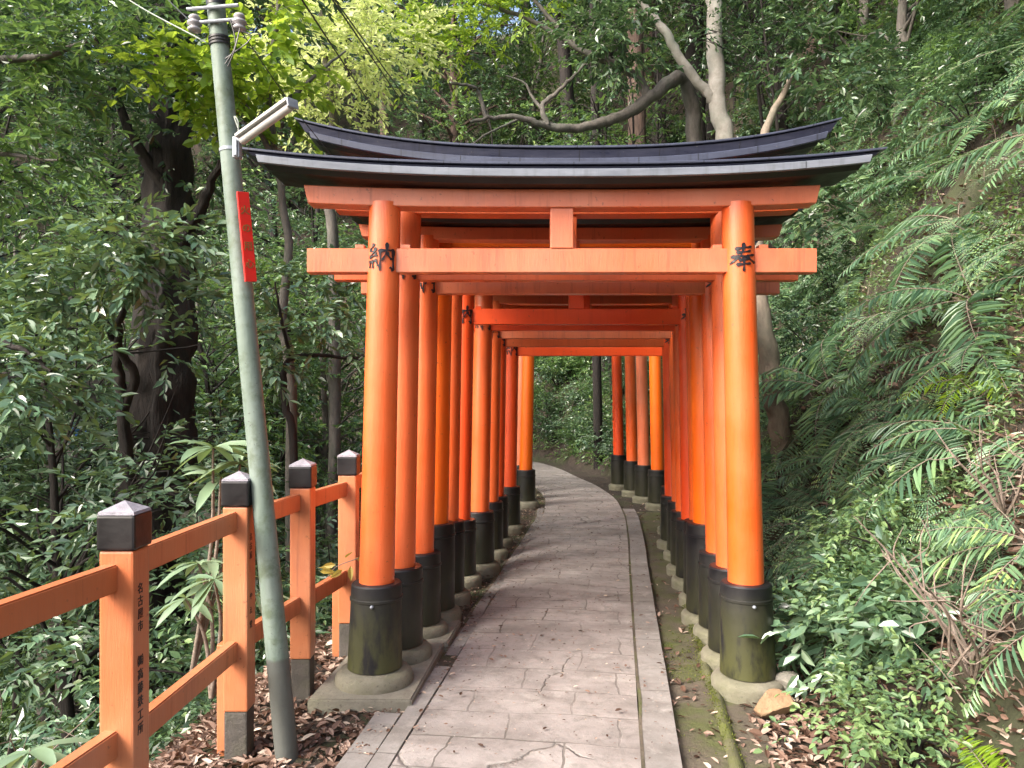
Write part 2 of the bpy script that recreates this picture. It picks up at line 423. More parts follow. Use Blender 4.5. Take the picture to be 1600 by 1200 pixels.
def m_bark(name, a, b, c=None, sc=(10, 10, 2.0), bumpy=0.8):
    t = NT(name); n = t.noise(t.coord('Object', sc), 1.6, 8, 0.7)
    cc = t.mix(t.ramp(n, [(0.35, 0.0), (0.68, 1.0)]), a, b)
    if c:
        n2 = t.noise(t.coord('Object'), 1.4, 5, 0.65, 0.3); cc = t.mix(t.ramp(n2, [(0.50, 0.0), (0.64, 0.8)]), cc, c)
    t.base(cc); t.rough(0.85); t.bump(n, bumpy, 0.04)
    return t.m
M['bark_dark'] = m_bark('dark_bark', (0.004, 0.003, 0.0028), (0.024, 0.0175, 0.0145), (0.013, 0.010, 0.009))
M['bark_grey'] = m_bark('grey_bark', (0.07, 0.062, 0.055), (0.16, 0.145, 0.13), (0.09, 0.10, 0.08), (8, 8, 3), 0.5)
M['bark_pale'] = m_bark('pale_bark', (0.22, 0.205, 0.18), (0.37, 0.35, 0.32), (0.30, 0.31, 0.27), (5, 5, 5), 0.3)
M['bark_red'] = m_bark('red_brown_bark', (0.045, 0.028, 0.021), (0.12, 0.078, 0.06))
M['bark_tan'] = m_bark('tan_bark', (0.13, 0.105, 0.08), (0.25, 0.205, 0.155), (0.12, 0.12, 0.085), (8, 8, 3), 0.5)
M['twig'] = m_bark('dry_twig', (0.12, 0.09, 0.07), (0.26, 0.21, 0.175), None, (20, 20, 20), 0.3)

# ---------------------------------------------------------------- terrain
FOOT = np.array([(1.15, -8), (1.22, 1.5), (1.62, 4.0), (2.05, 7.0), (2.45, 10.0), (2.40, 11.6), (2.1, 13.0), (1.55, 15.4), (0.9, 18.0), (-0.8, 21.5), (-6, 25), (-14, 28), (-60, 32)], float)
EDGE = np.array([(-1.6, -8), (-1.42, 2.0), (-1.30, 3.4), (-1.10, 4.8), (-0.75, 7.0), (-0.35, 9.6), (-0.45, 12), (-0.9, 15), (-2.2, 18), (-5, 20.5), (-14, 23), (-60, 27)], float)
def sdist(x, y, poly):
    """signed distance to a polyline, positive on its right"""
    P = np.stack([x, y], -1); best = np.full(x.shape, 1e9); sg = np.ones(x.shape)
    for a, b in zip(poly[:-1], poly[1:]):
        d = b - a; L2 = d @ d
        t = np.clip(((P - a) @ d) / L2, 0, 1)
        q = a + t[..., None] * d; r = P - q
        dist = np.linalg.norm(r, axis=-1)
        s = np.where((d[0] * r[..., 1] - d[1] * r[..., 0]) <= 0, 1.0, -1.0)
        m = dist < best - 1e-9
        best = np.where(m, dist, best); sg = np.where(m, s, sg)
    return best * sg
_rng0 = np.random.default_rng(5)
_wk = [(k * np.cos(a), k * np.sin(a), p) for k, a, p in zip(_rng0.uniform(0.5, 4.5, 14), _rng0.uniform(0, 6.28, 14), _rng0.uniform(0, 6.28, 14))]
def lump(x, y):
    z = 0
    for kx, ky, p in _wk: z = z + np.sin(kx * x + ky * y + p) / (0.6 + math.hypot(kx, ky))
    return z * 0.13
def terrain(x, y):
    x = np.asarray(x, float); y = np.asarray(y, float)
    h = sdist(x, y, FOOT); v = -sdist(x, y, EDGE)
    hp = np.clip(h, 0, None)
    zh = np.where(hp < 2.8, 2.0 * hp * hp / (hp + 0.15), 5.315 + 1.2 * (hp - 2.8))
    zh = np.where(zh > 20, 20 + (zh - 20) * 0.35, zh)
    vp = np.clip(v, 0, None)
    zv = -np.minimum(vp * vp / (vp + 0.5) * 1.15, 3.4)
    zv = zv + np.clip(vp - 10, 0, None) * 0.75 * np.clip((y - 5) / 7, 0, 1)
    zv = np.where(zv > 14, 14 + (zv - 14) * 0.3, zv)
    rough = np.clip(np.maximum(h, v) * 1.2, 0, 1)
    return -0.05 + np.where(h > 0, zh, 0) + np.where((v > 0) & (h <= 0), zv, 0) + lump(x, y) * rough
def tz(x, y): return float(terrain(np.array([x]), np.array([y]))[0])

def axis_coords(lo, hi, c, fine, n):
    s = np.sinh(np.linspace(-1, 1, n) * fine) / np.sinh(fine)
    return np.where(s < 0, c + s * (c - lo), c + s * (hi - c))
gx = axis_coords(-62, 62, 0.6, 3.6, 300); gy = axis_coords(-9, 85, 3.5, 3.4, 300)
GX, GY = np.meshgrid(gx, gy)
A = Acc()
ni, nj = GX.shape
idx = np.arange(ni * nj).reshape(ni, nj)
A.add(np.stack([GX, GY, terrain(GX, GY)], -1).reshape(-1, 3), np.stack([idx[:-1, :-1], idx[:-1, 1:], idx[1:, 1:], idx[1:, :-1]], -1).reshape(-1, 4))
tag(A.build('ground', M['soil'], smooth=True), kind='structure')

# ---------------------------------------------------------------- the path
CL = spline([(-0.585, -1.0, 0), (0.0, 3.18, 0), (0.25, 5.0, 0), (0.50, 6.8, 0), (0.74, 8.5, 0), (0.93, 10.2, 0), (0.97, 12.0, 0), (0.66, 14.4, 0), (0.10, 17.0, 0), (-1.6, 19.6, 0), (-5.0, 22.2, 0), (-10, 24.6, 0)], 150)
tt = np.gradient(CL, axis=0); tt /= np.linalg.norm(tt, axis=1)[:, None]
nn = np.stack([tt[:, 1], -tt[:, 0], 0 * tt[:, 0]], 1)
ss = np.concatenate([[0], np.cumsum(np.linalg.norm(np.diff(CL, axis=0), axis=1))])
prng = np.random.default_rng(3)
def strip(name, u0, u1, z0, z1, mat, label=None, wob=0.0, nu=8, i0=0, i1=None, skirt=0.09, crown=0.0):
    i1 = i1 or len(CL)
    us = np.linspace(u0, u1, nu)
    C, N, S = CL[i0:i1], nn[i0:i1], ss[i0:i1]
    n = len(C)
    sh = np.zeros((n, nu))
    if wob:
        w = np.interp(np.arange(n), np.arange(0, n, 2), prng.normal(0, wob, len(np.arange(0, n, 2))))
        sh = sh + w[:, None]
    P = C[:, None] + (us[None] + sh)[..., None] * N[:, None]
    P[..., 2] = z1 + crown * (1 - ((us - us.mean()) / (us[-1] - us[0]) * 2) ** 2)[None] + 0.004 * np.sin(S * 3.1 + u0 * 9)[:, None]
    L = P[:, :1].copy(); L[..., 2] = z0; R = P[:, -1:].copy(); R[..., 2] = z0
    P = np.concatenate([L, P, R], 1); m = nu + 2
    A = Acc(); ix = np.arange(n * m).reshape(n, m)
    q = np.stack([ix[:-1, :-1], ix[:-1, 1:], ix[1:, 1:], ix[1:, :-1]], -1).reshape(-1, 4)
    q = np.concatenate([q, [[ix[0, k], ix[0, k + 1], ix[0, k + 1], ix[0, k]] for k in range(0)] or np.zeros((0, 4), int)])
    A.add(P.reshape(-1, 3), q)
    o = A.build(name, mat, smooth=False)
    uvl = o.data.uv_layers.new(name='UVMap')
    U = np.concatenate([[u0], us, [u1]]); uv = np.stack([np.broadcast_to(U[None], (n, m)), np.broadcast_to(S[:, None], (n, m))], -1).reshape(-1, 2)
    li = np.empty(len(o.data.loops), dtype=np.int32); o.data.loops.foreach_get('vertex_index', li)
    uvl.data.foreach_set('uv', uv[li].astype(np.float32).ravel())
    return tag(o, kind='structure')
strip('path', -0.50, 0.530, -0.12, 0.0, M['path'], crown=0.008)
strip('path_joint', 0.531, 0.547, -0.1, 0.0035, M['gutter'], nu=3, wob=0.002, i1=70)
strip('path_joint', -0.62, -0.498, -0.1, -0.022, M['gutter'], nu=3)
strip('kerb', 0.546, 0.700, -0.12, 0.001, M['kerb'], nu=3, wob=0.001, i1=70)
iy = lambda y: int(np.argmax(CL[:, 1] > y))
strip('kerb', -0.60, -0.512, -0.12, -0.004, M['kerb'], nu=3, wob=0.001, i1=iy(4.35))
strip('kerb', -0.735, -0.612, -0.12, -0.010, M['kerb'], nu=3, wob=0.001, i1=iy(3.75))
strip('kerb', -0.59, -0.512, -0.12, -0.016, M['kerb'], nu=3, wob=0.006, i0=iy(4.45), i1=iy(10.5))
strip('gutter', -0.95, -0.50, -0.2, -0.036, M['soil'], nu=5, i1=iy(11))
strip('kerb', 0.905, 0.965, -0.12, -0.022, M['moss_kerb'], nu=7, wob=0.006, i1=iy(4.8), crown=0.022)
strip('gutter', 0.705, 1.12, -0.2, -0.036, M['gutter'], nu=5, i1=70)

# ---------------------------------------------------------------- torii gates
_kc = {}
def kanji_mesh(ch, size, bold=0.018, depth=0.006):
    key = (ch, size)
    if key in _kc: return _kc[key]
    cu = bpy.data.curves.new('text', 'FONT'); cu.body = ch; cu.align_x = 'CENTER'; cu.align_y = 'CENTER'
    cu.size = size; cu.offset = bold * size; cu.extrude = depth / 2; cu.resolution_u = 3
    o = bpy.data.objects.new('text', cu); col.objects.link(o)
    dg = bpy.context.evaluated_depsgraph_get(); dg.update()
    me = bpy.data.meshes.new_from_object(o.evaluated_get(dg))
    bpy.data.objects.remove(o)
    _kc[key] = me
    return me

BRUSH = {
 '奉': [[(-.29, .28), (0, .32), (.31, .37)], [(-.25, .15), (0, .17), (.27, .22)], [(-.44, .00), (0, .03), (.45, .09)], [(.0, .50), (-.02, .25), (-.14, .0), (-.48, -.24)],
       [(.10, .06), (.24, -.08), (.49, -.20)], [(-.17, -.11), (0, -.10), (.18, -.07)], [(-.25, -.27), (0, -.25), (.27, -.22)], [(.01, .0), (.01, -.25), (.0, -.51)]],
 '納': [[(-.26, .48), (-.33, .36), (-.45, .27)], [(-.45, .27), (-.34, .21), (-.24, .20)], [(-.17, .33), (-.30, .14), (-.47, .0)], [(-.48, .0), (-.32, .02), (-.15, .08)], [(-.22, .15), (-.14, .02)],
       [(-.43, -.12), (-.46, -.38)], [(-.32, -.10), (-.31, -.40)], [(-.21, -.08), (-.10, -.34)],
       [(-.04, .26), (-.03, 0), (-.05, -.50)], [(-.05, .22), (.2, .23), (.46, .26)], [(.43, .27), (.42, -.1), (.42, -.48)], [(.42, -.48), (.36, -.40), (.29, -.36)], [(.2, .50), (.19, .25), (.13, .05), (.02, -.14)], [(.19, .16), (.26, .02), (.37, -.10)]]}
def kanji_on_pillar(ch, size, cx, cy, cz, r, parent, yaw=0.0):
    """brush strokes, each a raised tapering ribbon bent round the pillar; all in one inscription"""
    A = Acc()
    for i, st in enumerate(BRUSH[ch]):
        n = 11
        p = spline([(x, y, 0) for x, y in st], n)[:, :2]
        t = np.gradient(p, axis=0); t /= np.linalg.norm(t, axis=1)[:, None] + 1e-9
        nv = np.stack([-t[:, 1], t[:, 0]], 1)
        k = np.linspace(0, 1, n)
        w = (0.062 if ch == '奉' else 0.056) * (0.75 + 0.45 * np.cos(k * 5.2)) * np.clip(np.minimum(k + 0.05, 1.03 - k) * 9, 0.15, 1)
        l, r_ = (p + nv * w[:, None]) * size, (p - nv * w[:, None]) * size
        def on(q, h): 
            a = q[:, 0] / r + yaw; R = r + h
            return np.stack([cx + R * np.sin(a), cy - R * np.cos(a), cz + q[:, 1]], 1)
        h = 0.004 + 0.0004 * i
        V = np.concatenate([on(l, h), on(r_, h), on(l, -0.004), on(r_, -0.004)])
        q = []
        for j in range(n - 1):
            q += [(j, j + 1, n + j + 1, n + j), (2 * n + j, 2 * n + j + 1, j + 1, j), (n + j, n + j + 1, 3 * n + j + 1, 3 * n + j)]
        q += [(0, n, 3 * n, 2 * n), (n - 1, 3 * n - 1, 4 * n - 1, 2 * n - 1)]
        A.add(V, q)
    return A.build('inscription', M['ink'], parent)

def sweep_beam(prof, L, rise, power=3.0, n=41, slant=0.0, zr=0.0):
    """profile in (y, z) swept along x from -L to L, its ends rising by RISE; slant: how much the top end passes the bottom"""
    A = Acc(); prof = np.asarray(prof, float); m = len(prof)
    z0, z1 = prof[:, 1].min(), prof[:, 1].max()
    P = []
    for s in np.linspace(-1, 1, n):
        x = s * (L + slant * (prof[:, 1] - z0) / max(z1 - z0, 1e-6))
        z = prof[:, 1] + rise * np.abs(s) ** power
        P.append(np.stack([x, prof[:, 0], z], 1))
    ix = np.arange(n * m).reshape(n, m)
    q = []
    for i in range(n - 1):
        for j in range(m):
            k = (j + 1) % m
            q.append((ix[i, j], ix[i, k], ix[i + 1, k], ix[i + 1, j]))
    t = [(ix[0, 0], ix[0, j + 1], ix[0, j]) for j in range(1, m - 1)] + [(ix[-1, 0], ix[-1, j], ix[-1, j + 1]) for j in range(1, m - 1)]
    A.add(np.concatenate(P), q, t)
    return A
def rect(y0, y1, z0, z1, c=0.004):
    return [(y0 + c, z0), (y1 - c, z0), (y1, z0 + c), (y1, z1 - c), (y1 - c, z1), (y0 + c, z1), (y0, z1 - c), (y0, z0 + c)]

def torii(y, cx, sep, zb, label, r=0.092, sr=0.138, sleeve_z=0.50, mat='orange', beam='orange_faded', roof=1.0, sleeve='sleeve', kanji=True,
          nuki_h=0.127, ring=0.075, half=1.34, plain=False, rise=0.11, fascia='fascia_blue', lintel_gap=0.255, roof_up=0.0, lintel_h=0.095, Lroof=None, gap=0.0, nukiL=None, ring_r=None):
    root = empty('torii_gate', (cx, y, 0), label=label, cat='torii gate', group='orange torii gates over the path')
    lint0 = zb + nuki_h + lintel_gap               # underside of the lintel
    lean = 0.022
    for s, ch in ((-1, '納'), (1, '奉')):
        bx = s * sep / 2
        ax = lambda z, s=s, bx=bx: (bx - s * lean * z, 0)
        rad = lambda z: r * (1.0 - 0.055 * z)
        zs = np.linspace(sleeve_z - 0.06, lint0 + 0.03, 24)
        pil = lathe([(rad(z), z) for z in zs], 40, ax).build('pillar', M[mat], root, True)
        if kanji:
            kz = zb + 0.075
            kanji_on_pillar(ch, 0.148, ax(kz)[0], 0, kz, rad(kz), pil)
        hz = (ring if s < 0 else ring * 0.62) + 0.012
        band = sleeve_z - 0.085
        prof = [(sr + 0.006, hz), (sr + 0.003, hz + 0.1), (sr - 0.004, band - 0.004), (sr + 0.001, band), (sr + 0.001, band + 0.012), (sr - 0.004, band + 0.016), (sr - 0.006, sleeve_z - 0.008), (sr - 0.013, sleeve_z), (r * 0.9, sleeve_z + 0.004)]
        sl = lathe(prof, 44, ax).build('base_sleeve', M[sleeve], root, False)
        smooth_by_angle(sl, 30)
        if y < 6:
            b = Acc(); bb = lathe([(0.0, 0.012), (0.007, 0.010), (0.009, 0.004), (0.010, -0.01)], 10)
            v = np.concatenate(bb.V); v = np.stack([v[:, 0], -v[:, 2], v[:, 1]], 1)
            b.add(v + np.array([ax(band)[0], -sr, band - 0.012]), np.concatenate(bb.Q))
            b.build('bolt', M['galv'], sl, True)
        rr = (ring_r or sr + 0.055) * (1.0 if s < 0 else 0.93)
        ring_ = ring; ring = ring if s < 0 else ring * 0.62
        pr = [(rr - 0.004, -0.12), (rr, 0.0), (rr + 0.002, ring * 0.45), (rr - 0.006, ring * 0.75), (rr - 0.022, ring * 0.95), (rr - 0.04, ring), (sr - 0.02, ring + 0.012)]
        ring = ring_
        ro = lathe(pr, 40, lambda z, bx=bx: (bx, 0)).build('base_stone', M['ring'], root, True)
    nl = nukiL or half
    o = sweep_beam(rect(-0.042, 0.042, zb, zb + nuki_h), nl, 0, 3, 3).build('tie_beam', M[beam], root)
    # lintel under the roof
    o = sweep_beam(rect(-0.062, 0.062, lint0, lint0 + lintel_h), half - 0.01, 0.022, 3, 31, 0.022).build('lintel', M[beam], root)
    # strut in the middle
    bm_obj('strut', bevel_box(-0.060, 0.060, -0.047, 0.047, zb + nuki_h + 0.001, lint0 - 0.001, 0.004), M[beam], root)
    # wedges where the tie beam passes the pillars
    for s in (-1, 1):
        wx = s * (sep / 2 - lean * zb)
        for e in (-1, 1):
            a = wx + e * (r + 0.002); b_ = wx + e * (r + 0.05)
            if y < 9: bm_obj('wedge', bevel_box(min(a, b_), max(a, b_), -0.03, 0.03, zb + nuki_h + 0.001, zb + nuki_h + 0.022, 0.003), M[beam], root)
    z = lint0 + lintel_h + 0.002
    Lr = Lroof or half + 0.17 * roof
    body = [(-0.15, z), (0.15, z), (0.19, z + 0.035), (0.19, z + 0.05), (0.12, z + 0.085), (-0.12, z + 0.085), (-0.19, z + 0.05), (-0.19, z + 0.035)]
    rb = sweep_beam(body, Lr, rise, 2.6, 49, 0.06).build('roof_beam', M['roof_black'], root)
    for s in (-1, 1):
        fa = rect(s * 0.205 - 0.012, s * 0.205 + 0.012, z + 0.020, z + 0.060, 0.003)
        sweep_beam(fa, Lr + 0.03, rise, 2.6, 49, 0.012).build('roof_edge', M[fascia], rb)
    cap = [(-0.165, z + 0.064), (0.165, z + 0.064), (0.175, z + 0.118 + roof_up), (0.155, z + 0.124 + roof_up), (0.0, z + 0.142 + roof_up), (-0.155, z + 0.124 + roof_up), (-0.175, z + 0.118 + roof_up)]
    sweep_beam(cap, Lr + 0.075, rise * 1.05, 2.6, 49, 0.05).build('roof_cap', M['cap_blue'], rb)
    edge = rect(-0.185, 0.185, z + 0.126 + roof_up, z + 0.140 + roof_up, 0.003)
    sweep_beam(edge, Lr + 0.125, rise * 1.06, 2.6, 49, 0.01).build('roof_plate', M['fascia_blue'], rb)
    return root

GATES = [
 #  y     cx     sep    zb     options
 (4.08, 0.262, 1.985, 2.187, dict(mat='orange', beam='orange_faded', r=0.096, sleeve_z=0.55, ring=0.095, ring_r=0.205, fascia='fascia', lintel_gap=0.212, rise=0.072, roof_up=-0.036, sleeve='sleeve_moss'), 'front torii gate of the row with clearest black characters and pale roof edge'),
 (4.48, 0.314, 1.96, 2.205, dict(mat='orange_brown', beam='orange_brown', sleeve_z=0.545, ring=0.09, Lroof=1.40, rise=0.15, lintel_gap=0.25, lintel_h=0.215, ring_r=0.2), 'browner torii gate standing directly behind the front gate, upswept blue roof above it'),
 (4.96, 0.374, 1.96, 2.19, dict(mat='orange', beam='orange_faded', sleeve_z=0.53, lintel_gap=0.213, lintel_h=0.08, rise=0.05, roof=0.3), 'orange torii gate just before the gate with thick glowing orange pillars'),
 (5.30, 0.405, 1.925, 2.55, dict(mat='orange_bright', beam='orange_bright', sleeve_z=0.66, r=0.108, sr=0.155, kanji=False, lintel_gap=0.16, rise=0.05, half=1.2, roof=0.2), 'torii gate with the thickest and brightest yellow-orange pillars'),
 (5.76, 0.466, 1.935, 2.34, dict(mat='orange', beam='orange', sleeve_z=0.60, lintel_gap=0.2, rise=0.05, half=1.22, roof=0.2), 'torii gate right behind the gate with thick yellow-orange pillars'),
 (6.30, 0.525, 1.93, 2.115, dict(mat='red', beam='red', sleeve_z=0.52, rise=0.06, half=1.3, roof=0.2), 'red torii gate with the deep tie beam halfway down the tunnel'),
 (6.75, 0.62, 1.84, 2.10, dict(mat='orange', beam='red', sleeve_z=0.52, rise=0.05, half=1.22, roof=0.2, nuki_h=0.09), 'faded torii gate just behind the red gate with the deep tie beam'),
 (7.35, 0.70, 1.86, 2.075, dict(mat='orange', beam='orange_faded', sleeve_z=0.52, rise=0.05, half=1.22, roof=0.2, nuki_h=0.07), 'pinkish torii gate third from the tunnel end, with thin pale beam'),
 (7.90, 0.745, 1.855, 2.03, dict(mat='red', beam='orange_brown', sleeve_z=0.50, rise=0.05, half=1.18, roof=0.2, nuki_h=0.1), 'brown-beamed torii gate next to last before the gap'),
 (8.70, 0.89, 1.88, 1.975, dict(mat='red', beam='red', sleeve_z=0.50, rise=0.05, half=1.18, roof=0.2, nuki_h=0.11), 'dark red torii gate with the lowest beam, closing the tunnel before the gap'),
 (10.6, 1.10, 1.84, 2.18, dict(mat='orange_bright', beam='orange', sleeve_z=0.50, rise=0.05, half=1.18, roof=0.2), 'bright orange torii gate first beyond the gap, its left pillar beside the far path'),
 (11.3, 1.03, 1.84, 2.18, dict(mat='orange_faded', beam='orange', sleeve_z=0.50, rise=0.05, half=1.18, roof=0.2), 'pale orange torii gate second beyond the gap where the path bends'),
 (12.0, 0.97, 1.84, 2.18, dict(mat='orange', beam='orange', sleeve_z=0.50, rise=0.05, half=1.18, roof=0.2), 'orange torii gate last but one beyond the gap by the leafy bank'),
 (12.8, 0.87, 1.84, 2.22, dict(mat='red', beam='red', sleeve_z=0.53, rise=0.05, half=1.18, roof=0.2), 'dark red torii gate farthest down the path by the leafy bank'),
]
for gy_, gcx, gsep, gzb, opt, lab in GATES: torii(gy_, gcx, gsep, gzb, lab, **opt)

# concrete plinths under the left pillars of the first gates
def plinth(pts, z0, z1, label):
    bm = bmesh.new()
    vs = [bm.verts.new((x, y, z0)) for x, y in pts]; f = bm.faces.new(vs)
    r = bmesh.ops.extrude_face_region(bm, geom=[f])
    for v in [e for e in r['geom'] if isinstance(e, bmesh.types.BMVert)]: v.co.z = z1
    bmesh.ops.recalc_face_normals(bm, faces=bm.faces)
    bmesh.ops.bevel(bm, geom=list(bm.edges), offset=0.008, segments=2, affect='EDGES')
    return tag(bm_obj('concrete_plinth', bm, M['plinth']), label, 'plinth')
plinth([(-1.02, 3.82), (-0.50, 3.82), (-0.415, 4.70), (-0.94, 4.70)], -0.12, 0.028, 'grey concrete slab under the left pillars of the front two gates')
plinth([(-0.92, 4.708), (-0.395, 4.708), (-0.345, 5.20), (-0.88, 5.20)], -0.12, 0.018, 'smaller concrete slab under the left pillar of the third gate')

# ---------------------------------------------------------------- fence
POSTS = [(-1.375, 1.35), (-1.235, 2.45), (-1.20, 3.38), (-1.10, 4.04), (-0.99, 4.66), (-0.895, 5.35)]
fence = empty('wooden_fence', (POSTS[2][0], POSTS[2][1], 0), label='orange wooden post and rail fence with black post caps along the path edge', cat='fence')
fence.location = (0, 0, 0)
PS = 0.054
def text_down(s, size, x, y, z, rot, parent, step):
    """a column of small characters on an upright face; rot: heading of the face normal"""
    A_bm = bmesh.new()
    for i, ch in enumerate(s):
        me = kanji_mesh(ch, size, 0.006, 0.002)
        b2 = bmesh.new(); b2.from_mesh(me)
        bmesh.ops.transform(b2, matrix=Matrix.Translation((x, y, z - i * step)) @ Matrix.Rotation(rot, 4, 'Z') @ Matrix.Rotation(math.radians(90), 4, 'X'), verts=b2.verts)
        join_bm(A_bm, b2)
    return bm_obj('inscription', A_bm, M['ink'], parent)
for i, (px, py) in enumerate(POSTS):
    foot_z = 0.17 if i != 0 else 0.1
    g0 = tz(px, py) - 0.12
    top = 1.06
    p = bm_obj('post', bevel_box(px - PS, px + PS, py - PS, py + PS, foot_z, top - 0.002, 0.008), M['fence'], fence)
    bm = bevel_box(px - PS - 0.006, px + PS + 0.006, py - PS - 0.006, py + PS + 0.006, top, 1.17, 0.008)
    bm_obj('post_cap', bm, M['black'], p)
    # shallow pyramid with worn pale top
    bm = bmesh.new(); s = PS + 0.004
    b = [bm.verts.new((px + a * s, py + c * s, 1.1705)) for a, c in ((-1, -1), (1, -1), (1, 1), (-1, 1))]
    b2 = [bm.verts.new((px + a * s * 0.95, py + c * s * 0.95, 1.180)) for a, c in ((-1, -1), (1, -1), (1, 1), (-1, 1))]
    ap = bm.verts.new((px, py, 1.210))
    for k in range(4):
        bm.faces.new((b[k], b[(k + 1) % 4], b2[(k + 1) % 4], b2[k])); bm.faces.new((b2[k], b2[(k + 1) % 4], ap))
    bm_obj('cap_top', bm, M['postcap'], p)
    bm_obj('post_foot', bevel_box(px - PS + 0.004, px + PS - 0.004, py - PS + 0.004, py + PS - 0.004, g0, foot_z - 0.001, 0.008), M['foot'], p)
    if i in (2, 4):
        bm_obj('brace', bevel_box(px - PS - 0.05, px - PS - 0.002, py + 0.01, py + 0.075, g0, 0.44, 0.005), M['fence'], fence)
    if i == 1:
        text_down('名古屋市', 0.036, px + PS + 0.0005, py - 0.01, 0.93, math.radians(90), p, 0.040)
        text_down('㈱高藤鉄工所', 0.038, px + PS + 0.0005, py - 0.01, 0.70, math.radians(90), p, 0.043)
    if i == 2:
        text_down('名古屋', 0.034, px + PS + 0.0005, py - 0.01, 0.92, math.radians(90), p, 0.040)
        text_down('やえ堂', 0.034, px + PS + 0.0005, py - 0.01, 0.66, math.radians(90), p, 0.062)
for i in range(len(POSTS) - 1):
    a, b = Vector((*POSTS[i], 0)), Vector((*POSTS[i + 1], 0))
    d = (b - a).normalized(); side = Vector((-d.y, d.x, 0)) * 0.012
    for zc, hh in ((0.985, 0.043), (0.445, 0.043)):
        dz = 0.012 * math.sin(i * 2.3 + zc * 5)
        bm = bevel_box(-0.5, 0.5, -0.5, 0.5, -0.5, 0.5, 0)
        L = (b - a).length - 2 * PS + 0.03
        bmesh.ops.scale(bm, vec=(L, 0.046, hh * 2), verts=bm.verts)
        bmesh.ops.bevel(bm, geom=list(bm.edges), offset=0.005, segments=2, affect='EDGES')
        bmesh.ops.transform(bm, matrix=Matrix.Translation((a + b) / 2 + side + Vector((0, 0, zc + dz))) @ Matrix.Rotation(math.atan2(d.y, d.x), 4, 'Z'), verts=bm.verts)
        bm_obj('rail', bm, M['fence'], fence)

# ---------------------------------------------------------------- utility pole, lamp, sign, wires
pb, pt = W(449, 1190, 3.36), W(331, -60, 3.44)
prz = np.random.default_rng(9)
pole = empty('utility_pole', pb, label='leaning green-grey utility pole beside the orange fence', cat='utility pole')
def pole_at(py):
    k = (1190 - py) / 1250.0
    return pb.lerp(pt, k)
def pole_r(py): return 0.050 - 0.011 * (1190 - py) / 1250.0
A = Acc(); ys = np.linspace(1190, -6, 26)
tube(A, [pole_at(y) - pb for y in ys], [pole_r(y) for y in ys], 28, 0.006, prz)
A.build('shaft', M['pole'], pole, True)
A = Acc(); tube(A, [pole_at(y) - pb for y in (12, -60)], pole_r(0) + 0.002, 28)
A.build('dark_cap', M['black'], pole, True)
A = Acc()
for y in (64, 69, 74): tube(A, [pole_at(y + 1.5) - pb, pole_at(y - 1.5) - pb], pole_r(y) + 0.006, 24)
A.build('wire_wrap', M['wire'], pole, True)
arm = Acc()
for yy in (24, 46):
    c = pole_at(yy) - pb
    tube(arm, [c + Vector((-0.118, -0.035, 0.004)), c + Vector((0.118, -0.060, 0.010))], 0.008, 8)
arm.build('cross_arm', M['galv'], pole)
def insulator(px, py, d):
    A = lathe([(0.0, 0.034), (0.020, 0.032), (0.026, 0.022), (0.018, 0.014), (0.018, 0.008), (0.030, 0.004), (0.032, -0.006), (0.020, -0.014), (0.020, -0.020), (0.030, -0.026), (0.026, -0.036), (0.0, -0.04)], 20)
    o = A.build('insulator', M['ceramic'], pole, True); o.location = W(px, py, d) - pb
insulator(304, 36, 3.40); insulator(374, 34, 3.38)
A = Acc()
for a, b, c in (((376, 40), (366, 80), (356, 104)), ((360, 30), (368, 70), (352, 100)), ((370, 45), (392, 60), (352, 92))):
    tube(A, spline([W(*a, 3.36) - pb, W(*b, 3.36) - pb, W(*c, 3.38) - pb], 9), 0.003, 5)
A.build('loose_wire', M['wire'], pole)

# fluorescent lamp
lamp = empty('lamp', W(374, 225, 3.36), label='white fluorescent tube lamp tilted up on the utility pole', cat='lamp')
L0 = W(374, 225, 3.36)
a, b = W(376, 218, 3.34) - L0, W(456, 161, 3.12) - L0
dv = (b - a).normalized(); rotm = dv.to_track_quat('X', 'Z').to_matrix().to_4x4()
def lamp_part(name, x0, x1, y0, y1, z0, z1, mat, bev=0.004):
    bm = bevel_box(x0, x1, y0, y1, z0, z1, bev)
    bmesh.ops.transform(bm, matrix=Matrix.Translation(a) @ rotm, verts=bm.verts)
    return bm_obj(name, bm, mat, lamp)
Ln = (b - a).length
lamp_part('housing', 0.0, Ln, -0.030, 0.030, 0.003, 0.018, M['lamp_white'])
bm = bmesh.new()
bmesh.ops.create_cone(bm, cap_ends=True, segments=24, radius1=0.017, radius2=0.017, depth=Ln * 0.94)
bmesh.ops.transform(bm, matrix=Matrix.Translation(a) @ rotm @ Matrix.Translation((Ln / 2, 0, -0.011)) @ Matrix.Rotation(math.pi / 2, 4, 'Y'), verts=bm.verts)
bm_obj('diffuser', bm, M['lamp_white'], lamp, False)
lamp_part('end_cap', Ln + 0.0005, Ln + 0.008, -0.027, 0.027, -0.024, 0.017, M['galv'])
c = W(372, 228, 3.36) - L0
bm_obj('bracket', join_bm(bevel_box(c.x - 0.018, c.x + 0.012, c.y - 0.02, c.y + 0.02, c.z - 0.055, c.z + 0.035, 0.003), bevel_box(c.x - 0.012, c.x + 0.004, c.y - 0.03, c.y - 0.021, c.z - 0.05, c.z + 0.02, 0.002)), M['galv'], lamp)
A = Acc(); tube(A, [pole_at(243) - L0, pole_at(238) - L0], pole_r(240) + 0.003, 24); A.build('clamp', M['galv'], lamp, True)
A = Acc(); tube(A, spline([W(372, 216, 3.35) - L0, W(372, 190, 3.35) - L0, W(366, 182, 3.36) - L0, W(374, 205, 3.35) - L0], 10), 0.003, 5); A.build('cable', M['wire_pale'], lamp)

